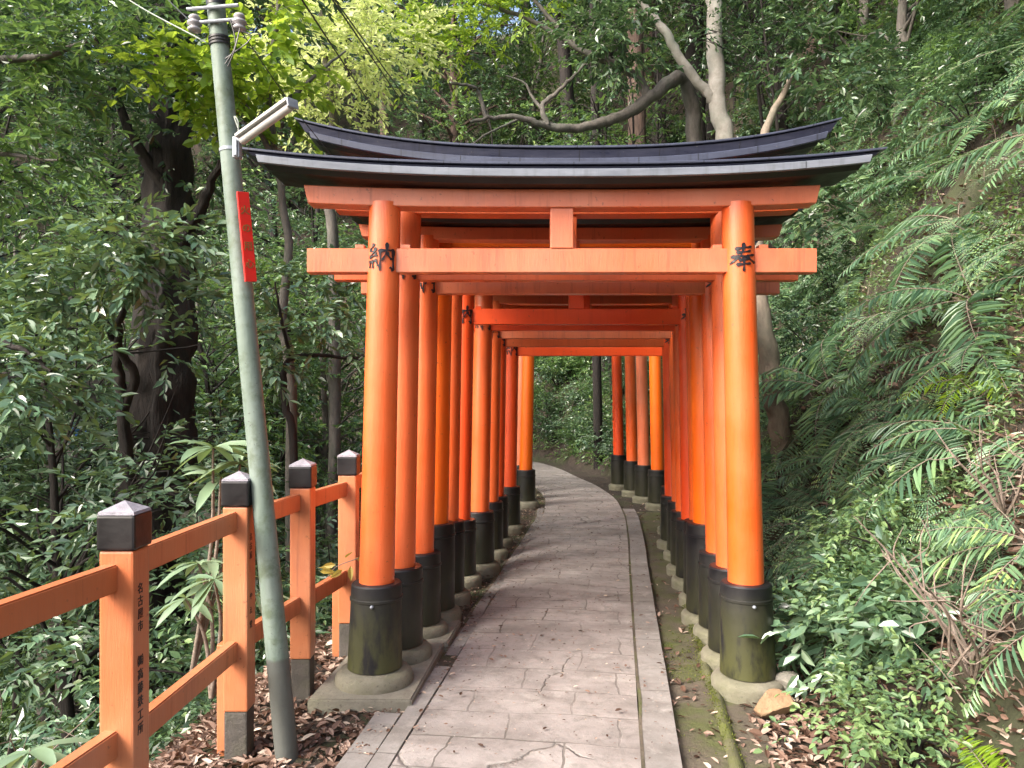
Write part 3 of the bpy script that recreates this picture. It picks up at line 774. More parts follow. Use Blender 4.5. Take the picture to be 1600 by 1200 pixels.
# red sign plank
c0, c1 = W(379, 300, 3.33), W(392, 440, 3.35)
sg = empty('sign', (c0 + c1) / 2, label='narrow red sign plank with worn gold characters fixed to the utility pole', cat='sign')
up = (c0 - c1); Ls = up.length; up.normalize()
nrm = Vector((0.68, -0.73, 0)).normalized(); sx = up.cross(nrm).normalized() * -1; nrm = sx.cross(up).normalized()
if nrm.y > 0: nrm = -nrm
sx = up.cross(nrm).normalized()
Ms = Matrix((sx, up, nrm)).transposed().to_4x4()
bm = bevel_box(-0.026, 0.026, -Ls / 2, Ls / 2, -0.006, 0.006, 0.002)
bmesh.ops.transform(bm, matrix=Ms, verts=bm.verts)
plank = bm_obj('plank', bm, M['sign_red'], sg)
bm = bmesh.new()
for i, ch in enumerate('火の用心'):
    me = kanji_mesh(ch, 0.042, 0.02, 0.002); b2 = bmesh.new(); b2.from_mesh(me)
    bmesh.ops.transform(b2, matrix=Ms @ Matrix.Translation((0, Ls * (0.29 - 0.2 * i), 0.0068)), verts=b2.verts)
    join_bm(bm, b2)
bm_obj('inscription', bm, M['gold'], plank)

def cable(pts, r, label, mat='wire', n=24):
    A = Acc(); tube(A, spline(pts, n), r, 5)
    return tag(A.build('power_cable', M[mat]), label, 'cable', None)
def sag(a, b, s): m = (a + b) / 2; m.z -= s; return [a, m, b]
cable(sag(W(425, -70, 3.9), W(660, 236, 15.0), 0.25), 0.006, 'thin black cable slanting down behind the left roof tip of the gates')
cable(sag(W(478, -60, 4.2), W(700, 226, 16.0), 0.2), 0.006, 'upper thin black cable of the pair crossing the pale leaves')
cable(sag(W(486, -50, 4.2), W(716, 214, 16.0), 0.28), 0.005, 'lower thin black cable of the pair crossing the pale leaves')
cable(sag(W(372, 42, 3.37), W(520, 246, 4.25), 0.02), 0.0025, 'thin wire from the pole insulator down to the left gate roof')
cable(sag(W(322, 66, 3.4), W(120, -60, 4.5), 0.03), 0.003, 'pale wire running up left from the pole wrap', 'wire_pale')
cable(sag(W(304, 40, 3.4), W(215, -60, 4.2), 0.02), 0.0025, 'dark wire running up left from the left insulator')

# ---------------------------------------------------------------- leaves
UP = np.array([0, 0, 1.0])
def nrmz(a): return a / (np.linalg.norm(a, axis=-1, keepdims=True) + 1e-9)
def leaves(acc, P, D, N, L, Wd, fold=0.18, detail=True, droop=0.12):
    """P base points, D directions of the tips, N normals; one folded leaf each"""
    D = nrmz(D); S = nrmz(np.cross(D, N)); N = np.cross(S, D)
    L = np.broadcast_to(np.asarray(L, float), (len(P),))[:, None]; Wd = np.broadcast_to(np.asarray(Wd, float), (len(P),))[:, None]
    n = len(P); b = np.arange(n)[:, None]
    if detail:
        tip = P + D * L - N * L * droop
        s1 = P + D * L * 0.30 + S * Wd * 0.46 + N * Wd * fold; s2 = P + D * L * 0.68 + S * Wd * 0.38 + N * (Wd * fold - L * droop * 0.45)
        t1 = P + D * L * 0.30 - S * Wd * 0.46 + N * Wd * fold; t2 = P + D * L * 0.68 - S * Wd * 0.38 + N * (Wd * fold - L * droop * 0.45)
        V = np.stack([P, s1, s2, tip, t2, t1], 1).reshape(-1, 3)
        q = np.concatenate([b * 6 + np.array([0, 1, 2, 3]), b * 6 + np.array([0, 3, 4, 5])])
    else:
        m = P + D * L * 0.45
        V = np.stack([P, m + S * Wd * 0.5 + N * Wd * fold * 0.5, P + D * L - N * L * droop, m - S * Wd * 0.5 + N * Wd * fold * 0.5], 1).reshape(-1, 3)
        q = b * 4 + np.array([0, 1, 2, 3])
    acc.add(V, q)

def sprays(acc, rng, O, D, ln, nl, L, ratio=0.42, detail=False, droop=0.25, flat=0.5, twig=None, twig_r=0.003):
    """leafy twigs: from the origins O along D, NL leaves each"""
    n = len(O); D = nrmz(D)
    ln = np.broadcast_to(np.asarray(ln, float), (n,)) * rng.uniform(0.7, 1.25, n)
    side = nrmz(np.cross(D, UP + rng.normal(0, 0.15, (n, 3))))
    t = (np.arange(nl) + 0.6) / nl
    tt = np.clip(t[None] + rng.normal(0, 0.03, (n, nl)), 0.05, 1.0)
    P = O[:, None] + D[:, None] * (ln[:, None] * tt)[..., None] - UP * (ln[:, None] * droop * tt ** 2)[..., None]
    sg = np.where(np.arange(nl) % 2 == 0, 1.0, -1.0)[None, :, None]
    dirs = D[:, None] * (0.55 + 0.5 * tt[..., None]) + side[:, None] * sg * (1.0 - 0.55 * tt[..., None]) - UP * 0.22 + rng.normal(0, 0.28, (n, nl, 3))
    nor = UP * 1.0 + D[:, None] * 0.15 + rng.normal(0, flat, (n, nl, 3))
    ll = L * rng.uniform(0.65, 1.25, n * nl)
    leaves(acc, P.reshape(-1, 3), dirs.reshape(-1, 3), nor.reshape(-1, 3), ll, ll * ratio * rng.uniform(0.8, 1.2, n * nl), detail=detail)
    if twig is not None:
        for i in range(n):
            tube(twig, np.stack([O[i], O[i] + D[i] * ln[i] * 0.5 - UP * ln[i] * droop * 0.25, O[i] + D[i] * ln[i] - UP * ln[i] * droop]), [twig_r, twig_r * 0.7, twig_r * 0.3], 3, cap=False)

def dirs_sphere(rng, n, up=0.25):
    d = rng.normal(0, 1, (n, 3)); d[:, 2] += up
    return nrmz(d)

def clump_foliage(acc, rng, centers, rad, nsp, L, nl=12, ratio=0.42, detail=False, ln=0.4, droop=0.25, flat=0.5, up=0.2, twig=None):
    for c, r in zip(centers, np.broadcast_to(rad, (len(centers),))):
        d = dirs_sphere(rng, nsp, up)
        o = c + d * (rng.uniform(0.05, 1.0, (nsp, 1)) ** 0.6) * r * np.array([1, 1, 0.65])
        dd = d + rng.normal(0, 0.45, (nsp, 3)); dd[:, 2] *= 0.55
        sprays(acc, rng, o, dd, ln, nl, L, ratio, detail, droop, flat, twig)

def make_tree(seed, h, base, cr, ncl, nsp, L, trunk_r, bark, leaf, lean=0.08, nl=12, ln=0.45, squash=0.55, low=0.0, detail=False, ratio=0.42, names=('trunk', 'crown')):
    """meshes of one tree at the origin: trunk with limbs to the leaf clumps, crown of leafy twigs"""
    rng = np.random.default_rng(seed)
    tr = Acc(); cw = Acc()
    dx, dy = rng.normal(0, lean, 2)
    zs = np.linspace(-0.6, h * 0.93, 14)
    wob = np.cumsum(rng.normal(0, 0.05 * h / 12, (14, 2)), 0)
    pts = np.stack([dx * zs + wob[:, 0], dy * zs + wob[:, 1], zs], 1)
    k = np.clip(zs / h, 0, 1)
    rad = trunk_r * (1 - 0.82 * k) * (1 + 0.5 * np.exp(-np.clip(zs, 0, None) * 3.0))
    tube(tr, pts, rad, 11, 0.10, rng)
    cs = []
    while len(cs) < ncl:
        d = rng.normal(0, 1, 3); d /= np.linalg.norm(d)
        f = rng.uniform(0.15, 1.0) ** 0.45
        zc = base + (h - base) * (0.5 + 0.5 * d[2] * f)
        kk = (zc - base) / (h - base)
        prof = (0.55 + low * (1 - kk)) + 0.6 * math.sin(math.pi * min(max(kk, 0.0), 1.0)) * (1 - 0.35 * kk)
        ax = np.array([np.interp(zc, zs, pts[:, 0]), np.interp(zc, zs, pts[:, 1])])
        rr = cr * prof * f * rng.uniform(0.8, 1.15)
        a = math.atan2(d[1], d[0])
        cs.append((ax[0] + rr * math.cos(a), ax[1] + rr * math.sin(a), zc))
    cs = np.array(cs)
    for c in cs[:: 1 if ncl < 40 else 2]:
        zst = max(base * 0.5, c[2] - rng.uniform(0.25, 0.7) * math.hypot(c[0], c[1]) - 0.3)
        s = np.array([np.interp(zst, zs, pts[:, 0]), np.interp(zst, zs, pts[:, 1]), zst])
        m = (s + c) / 2 + rng.normal(0, 0.12, 3) + np.array([0, 0, 0.12 * np.linalg.norm(c - s)])
        r0 = min(np.interp(zst, zs, rad) * 0.5, 0.012 + 0.022 * np.linalg.norm(c - s))
        tube(tr, spline([s, m, c], 8), np.linspace(r0, 0.006, 8), 5)
        for _ in range(3):
            e = c + rng.normal(0, 0.35, 3)
            tube(tr, spline([(m + c) / 2, (c + e) / 2 + rng.normal(0, 0.06, 3), e], 5), np.linspace(r0 * 0.4 + 0.004, 0.003, 5), 4, cap=False)
    clump_foliage(cw, rng, cs, cr * 0.30, nsp, L, nl, ratio, detail, ln)
    return tr.mesh(names[0], bark, True), cw.mesh(names[1], leaf)

def place(name, meshes, x, y, s=1.0, rz=0.0, label=None, cat='tree', group=None, part_names=('trunk', 'crown'), z=None, tilt=(0, 0), sz=None):
    root = empty(name, (x, y, tz(x, y) if z is None else z), label=label, cat=cat, group=group)
    root.rotation_euler = (tilt[0], tilt[1], rz); root.scale = (s, s, sz or s)
    for nm, me in zip(part_names, meshes):
        o = bpy.data.objects.new(nm, me); col.objects.link(o); o.parent = root
    return root

R = random.Random(11)
TV = {}
TV['dark'] = [make_tree(20 + i, 8.5, 1.8, 2.0, 62, 17, 0.115, 0.16, M['bark_dark'], M['leaf_dark'], nl=13) for i in range(3)]
TV['mid'] = [make_tree(30 + i, 7.5, 1.2, 1.9, 62, 17, 0.11, 0.12, M['bark_grey'], M['leaf_mid'], nl=13) for i in range(3)]
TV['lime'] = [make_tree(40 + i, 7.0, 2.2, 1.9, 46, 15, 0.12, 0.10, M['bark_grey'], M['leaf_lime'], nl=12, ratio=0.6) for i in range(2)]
TV['gloss'] = [make_tree(50 + i, 5.5, 1.2, 1.5, 44, 15, 0.105, 0.07, M['bark_dark'], M['leaf_gloss'], nl=12) for i in range(2)]
TV['tall'] = [make_tree(60 + i, 13.0, 6.0, 2.4, 58, 17, 0.14, 0.24, M['bark_dark'] if i else M['bark_red'], M['leaf_dark'], nl=13, lean=0.04) for i in range(3)]
TV['stem'] = [make_tree(70 + i, 7.0, 2.6, 1.3, 20, 10, 0.11, 0.05, M['bark_dark'], M['leaf_dark' if i else 'leaf_mid'], nl=11, lean=0.14) for i in range(3)]
LAB = {
 'dark': 'dark evergreen tree in the dense wood', 'mid': 'green bushy tree in the dense wood', 'lime': 'sunlit yellow-green leafy tree in the wood',
 'gloss': 'small glossy-leaved understorey tree', 'tall': 'tall dark-trunked forest tree', 'stem': 'thin-stemmed sparse tree'}
placed = []
def free(x, y, dmin):
    return all((x - a) ** 2 + (y - b) ** 2 > (dmin * 0.5 + c * 0.5) ** 2 for a, b, c in placed)
def ok_spot(x, y, clear):
    h = float(sdist(np.array([x]), np.array([y]), FOOT)[0]); v = -float(sdist(np.array([x]), np.array([y]), EDGE)[0])
    if y < 8.5 and -0.53 < x / y < -0.36: return False
    return max(h, v) > clear
def scatter(kind, n, ylo, yhi, alo, ahi, dmin, clear, place_words, smin=0.85, smax=1.2, name='forest_tree', cond=None):
    c = 0
    for _ in range(n * 60):
        if c >= n: break
        y = R.uniform(ylo, yhi); a = R.uniform(alo, ahi); x = a * y
        if not ok_spot(x, y, clear) or not free(x, y, dmin): continue
        if cond and not cond(x, y): continue
        placed.append((x, y, dmin)); c += 1
        me = R.choice(TV[kind])
        lab = LAB[kind] + ' ' + place_words
        place(name, me, x, y, R.uniform(smin, smax), R.uniform(0, 6.28), lab, 'tree', lab, tilt=(R.gauss(0, 0.04), R.gauss(0, 0.04)))

# left: valley beyond the fence
Lw, Bw, Rw = 'left of the gates', 'on the slope behind the gates', 'on the bank right of the gates'
scatter('gloss', 7, 6.5, 12, -0.62, -0.30, 1.8, 2.2, Lw, 0.8, 1.15)
scatter('mid', 8, 8.5, 17, -0.85, -0.18, 2.4, 2.2, Lw)
scatter('dark', 12, 8, 22, -0.9, -0.20, 2.2, 2.0, Lw)
scatter('stem', 9, 6.5, 15, -0.7, -0.26, 1.2, 2.2, Lw)
scatter('lime', 4, 11, 20, -0.5, -0.22, 2.5, 3.0, Lw, 1.0, 1.4)
scatter('dark', 14, 27, 44, -0.95, -0.25, 2.6, 1.0, Lw, 1.2, 1.6)
scatter('tall', 8, 18, 34, -0.75, -0.15, 3.0, 3.0, Lw)
scatter('lime', 4, 24, 36, -0.42, -0.15, 3.0, 3.0, Lw, 1.2, 1.8)
scatter('mid', 9, 13, 27, -1.0, -0.38, 2.2, 3.0, Lw)
scatter('dark', 10, 13, 30, -1.0, -0.30, 2.2, 3.0, Lw)
# behind
scatter('tall', 18, 18, 34, -0.16, 0.55, 2.4, 1.2, Bw)
scatter('dark', 8, 17, 38, -0.16, 0.50, 2.4, 1.5, Bw)
scatter('mid', 3, 20, 30, -0.16, 0.45, 2.4, 1.5, Bw)
scatter('stem', 24, 15, 30, -0.12, 0.45, 1.3, 0.8, Bw)
scatter('gloss', 3, 16, 24, -0.05, 0.4, 1.8, 1.0, Bw)
# right, above the bank
far_up = lambda x, y: float(sdist(np.array([x]), np.array([y]), FOOT)[0]) > 2.6
scatter('mid', 7, 6, 14, 0.42, 0.75, 2.0, 2.6, Rw, 0.6, 0.9, cond=far_up)
scatter('gloss', 7, 5.5, 14, 0.36, 0.75, 1.7, 2.2, Rw, 0.6, 0.9)
scatter('dark', 8, 8, 18, 0.30, 0.75, 2.2, 2.6, Rw, 0.7, 1.0, cond=far_up)
scatter('stem', 6, 7, 16, 0.32, 0.7, 1.2, 1.8, Rw, 0.7, 1.0)

# ---------------------------------------------------------------- trees one can single out
def hero(name, label, trunk_parts, bark, leaf=None, clumps=None, crad=0.4, nsp=16, L=0.1, nl=12, detail=True, ratio=0.45, ln=0.35, seed=1, rough=0.08, cat='tree', seg=12, droop=0.25, flat=0.5, twigs=True, up=0.2):
    rng = np.random.default_rng(seed)
    base = Vector(trunk_parts[0][0][0])
    root = empty(name, base, label=label, cat=cat)
    tr = Acc(); b = np.array(base)
    for ctrl, r0, r1 in trunk_parts:
        n = max(8, 5 * len(ctrl))
        pts = spline(ctrl, n) - b
        pts[1:-1] += rng.normal(0, 0.12 * min(r0, 0.1), (n - 2, 3))
        tube(tr, pts, np.linspace(r0, r1, n), seg if r0 > 0.03 else 6, rough, rng)
    cw = Acc()
    if clumps is not None:
        cs = np.array([tuple(c) for c in clumps]) - b
        clump_foliage(cw, rng, cs, crad, nsp, L, nl, ratio, detail, ln, droop, flat, up, tr if twigs else None)
    tr.build('trunk', bark, root, True)
    if clumps is not None: cw.build('crown', leaf, root)
    return root
def dn(p, z):   # a base point straight below p
    q = Vector(p); q.z = z; return q
# the thick dark trunk on the left
b0 = W(248, 830, 7.6)
gz = tz(b0.x, b0.y)
hero('forest_tree', 'thick dark trunk of the big old tree left of the utility pole',
     [([dn(b0, gz - 0.3), W(246, 850, 7.6), W(247, 640, 7.6), W(254, 520, 7.6), W(262, 380, 7.65), W(266, 200, 7.7), W(270, -40, 7.7), W(280, -300, 7.8)], 0.36, 0.11),
      ([W(255, 420, 7.6), W(310, 330, 7.5), W(345, 250, 7.4)], 0.07, 0.03), ([W(262, 300, 7.6), W(200, 200, 7.4), W(150, 60, 7.2)], 0.07, 0.02),
      ([W(266, 180, 7.7), W(330, 60, 7.5), W(380, -80, 7.5)], 0.07, 0.02)],
     M['bark_dark'], M['leaf_dark'], [W(x, y, d) for x, y, d in ((150, 40, 7.3), (90, 120, 7.4), (220, 110, 7.2), (340, 20, 7.4), (390, -60, 7.6), (60, -20, 7.2), (180, -60, 7.4), (280, -80, 7.6), (250, 40, 7.9), (130, 190, 7.6), (20, 60, 7.6), (310, 240, 7.9))],
     0.75, 42, 0.10, 13, seed=4, rough=0.16, seg=20)
b0 = W(205, 830, 6.9); gz = tz(b0.x, b0.y)
hero('forest_tree', 'slender dark tree forking low in front of the thick dark trunk',
     [([dn(b0, gz - 0.2), W(203, 820, 6.9), W(197, 700, 6.9), W(188, 600, 6.8), W(180, 530, 6.7), W(150, 490, 6.4), W(110, 465, 6.2)], 0.075, 0.022),
      ([W(192, 640, 6.85), W(210, 590, 6.8), W(185, 540, 6.6), W(200, 470, 6.2), W(240, 420, 5.9)], 0.05, 0.015)],
     M['bark_dark'], M['leaf_gloss'], [W(x, y, d) for x, y, d in ((90, 430, 6.0), (130, 400, 5.7), (170, 380, 5.6), (215, 370, 5.7), (255, 360, 5.9), (190, 440, 5.8), (245, 430, 5.9), (60, 490, 5.9), (120, 480, 5.8), (280, 470, 6.1))],
     0.30, 15, 0.105, 10, seed=6, ratio=0.5, ln=0.3, flat=0.35, droop=0.3)
# pale forked tree behind the gates
b0 = W(1138, 330, 12.0); gz = tz(b0.x, b0.y)
hero('forest_tree', 'pale grey-barked forked tree rising behind the gate roof',
     [([dn(b0, gz - 0.3), W(1140, 300, 12.0), W(1132, 215, 12.0), W(1120, 150, 12.0), W(1117, 80, 12.0), W(1116, 20, 12.0), W(1112, -60, 12.0), W(1108, -300, 12.2)], 0.155, 0.10),
      ([W(1124, 165, 12.0), W(1100, 140, 12.0), W(1065, 95, 11.9), W(1040, 50, 11.8), W(1005, 10, 11.8), W(960, -30, 11.8), W(880, -120, 11.6)], 0.09, 0.045)],
     M['bark_pale'], M['leaf_dark'], [W(x, y, d) for x, y, d in ((1000, -80, 11.6), (920, -60, 11.5), (1100, -120, 12.0), (1180, -60, 12.2), (860, -140, 11.5), (940, 60, 11.2), (985, 70, 11.3), (965, 30, 11.2), (1240, 40, 12), (1190, 60, 12.5))],
     0.75, 36, 0.12, 12, seed=8, rough=0.05)
# crooked limbs
b0 = W(1085, 330, 12.6); gz = tz(b0.x, b0.y)
hero('forest_tree', 'crooked dark grey tree with bare twisting limbs above the gate roof',
     [([dn(b0, gz - 0.3), W(1090, 300, 12.6), W(1085, 220, 12.6), W(1080, 160, 12.5), W(1062, 120, 12.3), W(1020, 150, 12.1), W(975, 178, 12.0), W(930, 195, 11.9), W(885, 200, 11.8), W(845, 195, 11.7), W(815, 183, 11.6), W(775, 184, 11.6), W(735, 191, 11.6)], 0.15, 0.022),
      ([W(855, 196, 11.7), W(848, 165, 11.7), W(870, 145, 11.7), W(895, 120, 11.6), W(915, 100, 11.6)], 0.045, 0.015),
      ([W(1010, 150, 12.1), W(1000, 125, 12.1), W(960, 100, 12.0), W(925, 88, 12.0), W(880, 60, 12.0), W(815, 25, 12.0), W(740, 0, 12.0)], 0.075, 0.025),
      ([W(900, 68, 12.0), W(860, 30, 12.0), W(820, -20, 12.0)], 0.05, 0.02),
      ([W(848, 172, 11.7), W(830, 150, 11.8), W(820, 130, 11.8), W(790, 118, 11.8)], 0.03, 0.01),
      ([W(760, 185, 11.6), W(750, 150, 11.6), W(738, 135, 11.5), W(705, 130, 11.4)], 0.035, 0.02),
      ([W(815, 184, 11.6), W(760, 210, 11.5), W(740, 225, 11.5)], 0.02, 0.01)],
     M['bark_grey'], M['leaf_lime'], [W(x, y, d) for x, y, d in ((740, -20, 12.0), (660, 80, 12.2), (720, 60, 12.3), (690, 10, 12.2), (800, 20, 12.1), (850, -30, 12), (640, 40, 12.3))], 0.7, 36, 0.11, 12, seed=12)
# leaning tan trunk behind the right pillar
hero('forest_tree', 'leaning tan trunk beside the front right gate pillar',
     [([dn(W(1228, 715, 7.8), min(tz(W(1228, 715, 7.8).x, 7.8), W(1228, 715, 7.8).z) - 0.3), W(1222, 690, 7.8), W(1206, 600, 7.7), W(1190, 500, 7.6), W(1182, 420, 7.7), W(1180, 330, 7.9)], 0.125, 0.075), ([W(1180, 330, 7.9), W(1185, 240, 8.2), W(1235, 120, 8.8)], 0.075, 0.03)],
     M['bark_tan'], M['leaf_dark'], [W(x, y, d) for x, y, d in ((1250, 300, 8.0), (1330, 250, 8.4), (1260, 90, 8.6), (1340, 130, 8.6), (1300, 330, 8.2))], 0.5, 24, 0.11, 12, seed=14)
for px, w, d, lab, bk in ((1000, 0.20, 15.0, 'red-brown trunk left of the pale forked tree', 'bark_red'), (1092, 0.24, 16.0, 'broad dark brown trunk between the pale fork and the crooked limbs', 'bark_dark'), (935, 0.09, 15.5, 'thin dark trunk above the middle of the gate roof', 'bark_dark'), (1225, 0.12, 14.5, 'dark leaning trunk above the right end of the gate roof', 'bark_dark')):
    b0 = W(px, 300, d); gz = tz(b0.x, b0.y)
    hero('forest_tree', lab, [([dn(b0, gz - 0.3), W(px - 4, 200, d), W(px - 8, 60, d), W(px - 4, -160, d), W(px + 8, -420, d)], w, w * 0.6)], M[bk], M['leaf_dark'],
         [W(px + R.uniform(-90, 90), R.uniform(-260, -30), d + R.uniform(-1, 1)) for _ in range(9)], 0.9, 34, 0.13, 12, seed=px, detail=False, twigs=False)
# yellow-green maple round the pole top
b0 = W(450, 560, 7.2); gz = tz(b0.x, b0.y)
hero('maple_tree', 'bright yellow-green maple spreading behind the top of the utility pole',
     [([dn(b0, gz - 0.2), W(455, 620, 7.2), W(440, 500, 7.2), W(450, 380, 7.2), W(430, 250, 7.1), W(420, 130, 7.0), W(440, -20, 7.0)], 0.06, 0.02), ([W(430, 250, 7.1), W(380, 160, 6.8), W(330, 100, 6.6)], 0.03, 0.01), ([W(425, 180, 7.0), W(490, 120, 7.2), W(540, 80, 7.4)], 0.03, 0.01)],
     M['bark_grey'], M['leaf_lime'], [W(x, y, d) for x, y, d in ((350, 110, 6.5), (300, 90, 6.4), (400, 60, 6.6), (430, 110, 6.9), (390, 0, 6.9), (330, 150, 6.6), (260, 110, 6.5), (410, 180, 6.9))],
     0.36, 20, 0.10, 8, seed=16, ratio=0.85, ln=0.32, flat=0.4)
b0 = W(520, 600, 7.0); gz = tz(b0.x, b0.y)
hero('forest_tree', 'bent dark sapling between the utility pole and the front left pillar',
     [([dn(W(462, 760, 6.8), tz(W(462, 760, 6.8).x, 6.8) - 0.1), W(458, 700, 6.8), W(446, 640, 6.8), W(443, 585, 6.8), W(455, 560, 6.8), W(500, 555, 6.8), W(560, 560, 6.9)], 0.04, 0.014), ([W(455, 560, 6.8), W(440, 500, 6.6), W(430, 440, 6.5)], 0.02, 0.008)],
     M['bark_dark'], M['leaf_gloss'], [W(x, y, d) for x, y, d in ((440, 520, 6.5), (470, 500, 6.6), (510, 520, 6.7), (420, 560, 6.5), (540, 480, 7.0), (430, 460, 6.6), (490, 440, 7.0), (545, 420, 7.2))], 0.3, 13, 0.095, 10, seed=18, ratio=0.5, ln=0.3, flat=0.35)
hero('forest_tree', 'large-leaved branches hanging in at the left picture edge',
     [([dn(W(-160, 900, 5.6), -3.0), W(-150, 800, 5.6), W(-120, 600, 5.5), W(-60, 520, 5.4), W(20, 540, 5.3), W(80, 580, 5.2)], 0.06, 0.01)],
     M['bark_dark'], M['leaf_gloss'], [W(x, y, d) for x, y, d in ((10, 560, 5.2), (50, 600, 5.2), (20, 650, 5.3), (70, 560, 5.4), (-30, 600, 5.2), (100, 610, 5.6))], 0.22, 11, 0.12, 9, seed=19, ratio=0.4, ln=0.3, flat=0.35)
hero('forest_tree', 'bright green sprays at the upper left picture corner',
     [([dn(W(-200, 900, 6.2), -3.0), W(-190, 500, 6.2), W(-150, 200, 6.1), W(-60, 100, 6.0), W(60, 90, 5.9), W(150, 60, 5.8)], 0.08, 0.01), ([W(-150, 260, 6.1), W(-40, 240, 5.9), W(90, 250, 5.8)], 0.04, 0.008)],
     M['bark_grey'], M['leaf_mid'], [W(x, y, d) for x, y, d in ((20, 40, 5.8), (-20, 80, 5.9), (70, 70, 5.8), (40, 130, 6.0), (120, 110, 5.9), (10, 200, 5.9), (80, 230, 5.9), (-40, 260, 6), (150, 40, 6.0), (30, 290, 6.0), (100, -20, 6.1), (200, 10, 6.1))], 0.34, 20, 0.095, 11, seed=21, ratio=0.4, ln=0.36)

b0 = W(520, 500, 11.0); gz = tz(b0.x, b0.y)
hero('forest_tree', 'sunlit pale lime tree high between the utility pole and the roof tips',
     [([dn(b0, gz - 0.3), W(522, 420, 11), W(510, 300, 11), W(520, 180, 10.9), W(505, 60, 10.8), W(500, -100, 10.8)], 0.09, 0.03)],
     M['bark_grey'], M['leaf_painted_sun'], [W(x, y, d) for x, y, d in ((470, 60, 10.5), (510, 30, 10.6), (560, 50, 10.8), (540, 100, 10.6), (490, 120, 10.6), (600, 20, 11), (450, 10, 10.8), (530, -30, 11), (590, -40, 11), (630, 70, 11.2), (560, 150, 11), (500, 180, 10.8), (460, 160, 10.6), (430, 60, 10.4), (480, 20, 10.3), (540, 10, 10.4), (520, 70, 10.2), (570, 110, 10.4), (420, 130, 10.6), (610, 60, 10.8))],
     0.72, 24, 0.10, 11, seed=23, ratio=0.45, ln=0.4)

# ---------------------------------------------------------------- big-leaved plants behind the fence
def whorl_plant(name, label, base, heads, L, seed, n=11):
    rng = np.random.default_rng(seed)
    root = empty(name, base, label=label, cat='plant'); b = np.array(base)
    st = Acc(); lf = Acc()
    for hd in heads:
        hp = np.array(hd) - b
        tube(st, spline([(0, 0, 0), hp * 0.55 + np.array([0.03, 0.02, 0.02]), hp], 9), np.linspace(0.013, 0.006, 9), 6)
        k = n
        a = np.linspace(0, 6.283, k, endpoint=False) + rng.normal(0, 0.2, k)
        el = rng.uniform(-0.35, 0.55, k)
        D = np.stack([np.cos(a) * np.cos(el), np.sin(a) * np.cos(el), np.sin(el)], 1)
        N = UP - D * D[:, 2:3] + rng.normal(0, 0.2, (k, 3))
        ll = L * rng.uniform(0.75, 1.25, k)
        # longer leaf blade in three bays
        S = nrmz(np.cross(D, N)); N = np.cross(S, D)
        t = np.array([0.0, 0.12, 0.35, 0.62, 0.85, 1.0]); w = np.array([0.02, 0.10, 0.20, 0.235, 0.14, 0.0]) * 0.5
        for i in range(k):
            mid = hp + D[i] * ll[i] * t[:, None] - UP * (0.30 * ll[i] * t ** 2.2)[:, None]
            l = mid + S[i] * (w * ll[i])[:, None] + N[i] * (w * ll[i] * 0.35)[:, None]
            r = mid - S[i] * (w * ll[i])[:, None] + N[i] * (w * ll[i] * 0.35)[:, None]
            V = np.concatenate([mid, l, r]); m = 6
            q = [(j, j + 1, m + j + 1, m + j) for j in range(m - 1)] + [(j, 2 * m + j, 2 * m + j + 1, j + 1) for j in range(m - 1)]
            lf.add(V, q)
    st.build('stem', M['twig'], root, True); lf.build('foliage', M['leaf_big'], root, True)
    return root
whorl_plant('leafy_plant', 'plant with long pale leaves in whorls behind the fence above the second post', W(300, 1050, 3.9), [W(333, 700, 3.75), W(375, 725, 3.9), W(345, 745, 3.85)], 0.215, 31, 12)
whorl_plant('leafy_plant', 'plant with long green leaves showing between the fence rails', W(330, 1090, 3.7), [W(335, 905, 3.6), W(290, 935, 3.7), W(400, 930, 3.9), W(310, 880, 3.8)], 0.195, 32, 10)
whorl_plant('leafy_plant', 'low leafy plant at the bottom left corner', W(40, 1230, 2.5), [W(45, 1175, 2.5)], 0.2, 33, 8)
rng = np.random.default_rng(41)
yr = empty('sprig', W(500, 930, 4.5), label='sprig of pale yellow leaves by the front left gate pillar', cat='plant')
A = Acc(); b = np.array(W(500, 930, 4.5)); tube(A, spline([(0, 0, 0), np.array(W(520, 890, 4.4)) - b, np.array(W(560, 872, 4.3)) - b], 8), 0.003, 5)
A.build('stem', M['twig'], yr)
A = Acc(); P = np.array([W(x, y, 4.35) for x, y in ((525, 882), (540, 872), (548, 884), (520, 893), (508, 888), (555, 872), (535, 890), (500, 893))]) - b
leaves(A, P, rng.normal(0, 1, (8, 3)) * [1, 0.4, 0.7] + [0, 0, -0.2], rng.normal(0, 0.5, (8, 3)) + [0, -1, 0.5], 0.085, 0.035)
A.build('foliage', M['leaf_yellow'], yr)

